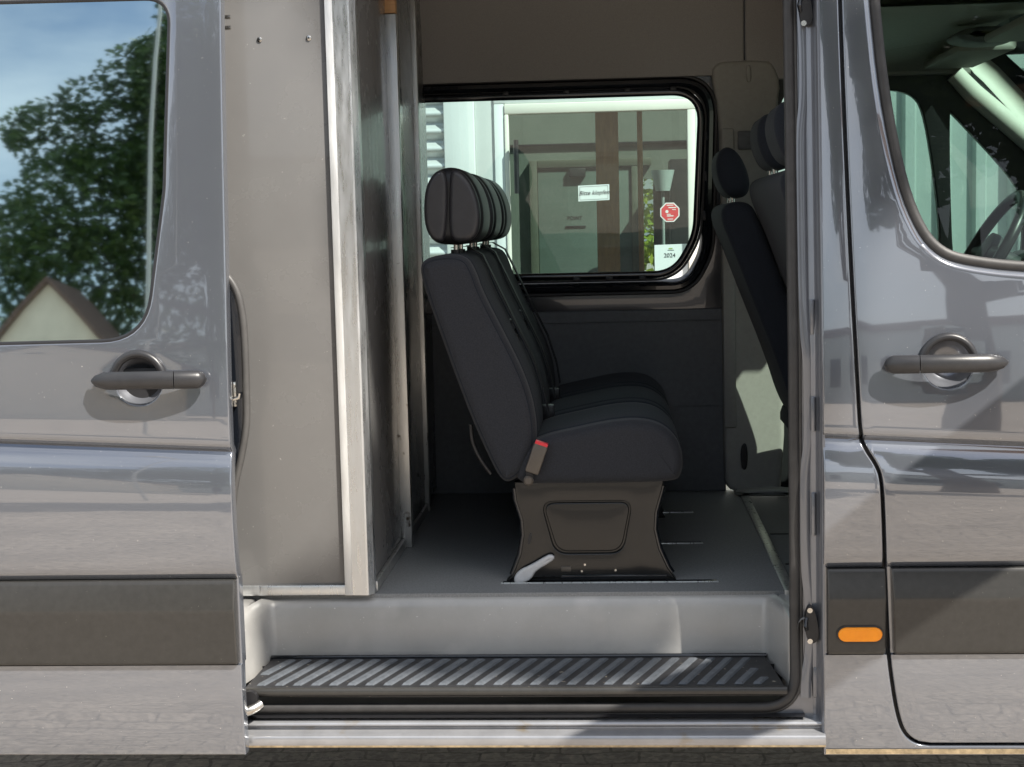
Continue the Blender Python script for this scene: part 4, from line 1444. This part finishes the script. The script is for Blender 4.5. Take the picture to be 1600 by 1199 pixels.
# added tree, boughs placed along the sun direction to shade the doorway
cr2 = []
for (x, z, r) in ((.18, 1.80, .26), (.20, 1.55, .26), (.0, 1.62, .22), (.22, 1.30, .24), (-.02, 1.38, .24), (.20, 1.06, .22), (-.05, 1.12, .22), (-.20, 1.20, .15), (-.30, 1.03, .13), (-.45, 1.04, .11), (-.55, 1.03, .09), (.05, .93, .14), (.25, 2.0, .24), (.22, 2.25, .26), (.10, 2.45, .3), (.24, 2.7, .34), (.3, 3.0, .4)):
    cr2.append((sun_at(x, z, 4.2), r))
cr2 += [(sun_at(.5, 3.5, 4.4), .6), (sun_at(.9, 3.9, 5.0), .8), (sun_at(.2, 4.0, 4.6), .7), (sun_at(-.2, 3.6, 4.2), .5)]
b2 = sun_at(.6, 3.2, 4.6)
tree('tall tree added behind the viewer on the right, boughs shaped to shade the doorway', (b2[0] + 1.5, b2[1] - .5, 0), b2[2] + .6, cr2, 22000, .085, 5, limb=3)

# tree mirrored in the front door window
cr3 = [((rnd.uniform(1.2, 5.2), -10.5 + rnd.uniform(-1, 1), rnd.uniform(3.4, 6.6)), rnd.uniform(.6, 1.0)) for _ in range(24)]
tree('round tree behind the viewer, mirrored in the front door window', (3.2, -10.6, 0), 4.0, cr3, 34000, .13, 17)

# sunlit hedge behind the entrance hall
hb_ = thing('bush', 'sunlit yellow green bush seen through the narrow hall window', 'bush', (.45, 10.6, 0))
cb = [((.45 + rnd.uniform(-.9, .9), 10.6 + rnd.uniform(-.4, .4), rnd.uniform(.4, 3.0)), rnd.uniform(.35, .5)) for _ in range(20)]
vs_, fs_ = leaf_cloud(cb, 6000, .09, 21)
MB().add(vs_, fs_).build('foliage', 'leaf_bright', hb_, None, recalc=False)
MB().tube([(.45, 10.6, 0), (.5, 10.6, 1.2), (.4, 10.6, 2.6)], [.06, .05, .02], 8, up=(1, 0, 0)).build('stem', 'bark', hb_, 60)

# ------------------------------------------------------------------ house and lamp post behind the viewer
HS = thing('house', 'small cream gabled house behind the viewer, mirrored in the sliding door window', 'house', (-9.25, -21, 0))
hx, hy = -9.25, -21.0
gb = [(hx - 2.0, 0), (hx + 2.0, 0), (hx + 2.0, 2.75), (hx, 4.70), (hx - 2.0, 2.75)]
MB().disc_prism(gb, hy - 1.4, hy).build('wall', 'house_wall', HS, None)
for sg in (-1, 1):
    MB().add([(hx, hy + .12, 4.80), (hx + sg * 2.3, hy + .12, 2.56), (hx + sg * 2.3, hy - 1.5, 2.56), (hx, hy - 1.5, 4.80), (hx, hy + .12, 4.715), (hx + sg * 2.3, hy + .12, 2.475), (hx + sg * 2.3, hy - 1.5, 2.475), (hx, hy - 1.5, 4.715)],
             [(0, 1, 2, 3), (7, 6, 5, 4), (0, 4, 5, 1), (1, 5, 6, 2), (2, 6, 7, 3), (3, 7, 4, 0)]).build('roof', 'roof_tile', HS, None)
hwn = MB().box(hx - .30, hx - .02, hy + .001, hy + .05, 3.70, 3.80, .01).build('window', 'room_dark', HS, 30)
MB().box(hx - .33, hx + .01, hy + .001, hy + .08, 3.66, 3.695, .005).build('sill', 'house_wall', hwn, 30)
LP = thing('lamp_post', 'tall pale lamp post behind the viewer', 'lamp post', (-3.66, -8.4, 0))
MB().tube([(-3.66, -8.4, 0), (-3.66, -8.4, 4), (-3.62, -8.4, 7.5)], [.020, .016, .014], 14, up=(1, 0, 0)).build('post', 'pole_grey', LP, 60)
MB().tube([(-3.62, -8.4, 7.4), (-3.62, -8.1, 7.62), (-3.62, -7.5, 7.66)], [.04, .035, .03], 10, up=(1, 0, 0)).build('arm', 'pole_grey', LP, 60)
MB().box(-3.72, -3.52, -7.6, -7.0, 7.60, 7.70, .03).build('lamp_head', 'pole_grey', LP, 30)

# ------------------------------------------------------------------ board added out of view to cast the front door's diagonal shadow
CP = thing('shade_board', 'timber board on a post, added out of view to shade the front door', 'shade caster', (2.28, -.30, 0))
bq = [(1.06, -1.128), (1.93, -.183), (2.62, -.183), (1.44, -1.128)]
nq = len(bq)
MB().add([(x, y, 2.20) for x, y in bq] + [(x, y, 2.17) for x, y in bq], [tuple(range(nq)), tuple(range(2 * nq - 1, nq - 1, -1))] + [(j, (j + 1) % nq, nq + (j + 1) % nq, nq + j) for j in range(nq)]).build('board', 'plywood', CP, None)
MB().box(2.22, 2.34, -.36, -.24, 0, 2.168, .008).build('post', 'plywood', CP, 30)

WH = thing('warehouse', 'long low grey warehouse far behind the viewer', 'warehouse', (0, -38, 0))
MB().box(-60, 60, -48, -38, 0, 5.2, .02).build('wall', 'cladding_green', WH, 30)
MB().box(-60.5, 60.5, -48.5, -37.6, 5.2, 5.6, .02).build('roof', 'roof_tile', WH, 30)
for i in range(14):
    MB().box(-40 + i * 6, -37.5 + i * 6, -37.99, -37.9, 1.2, 3.4, .01).build('window', 'room_dark', WH, 30)
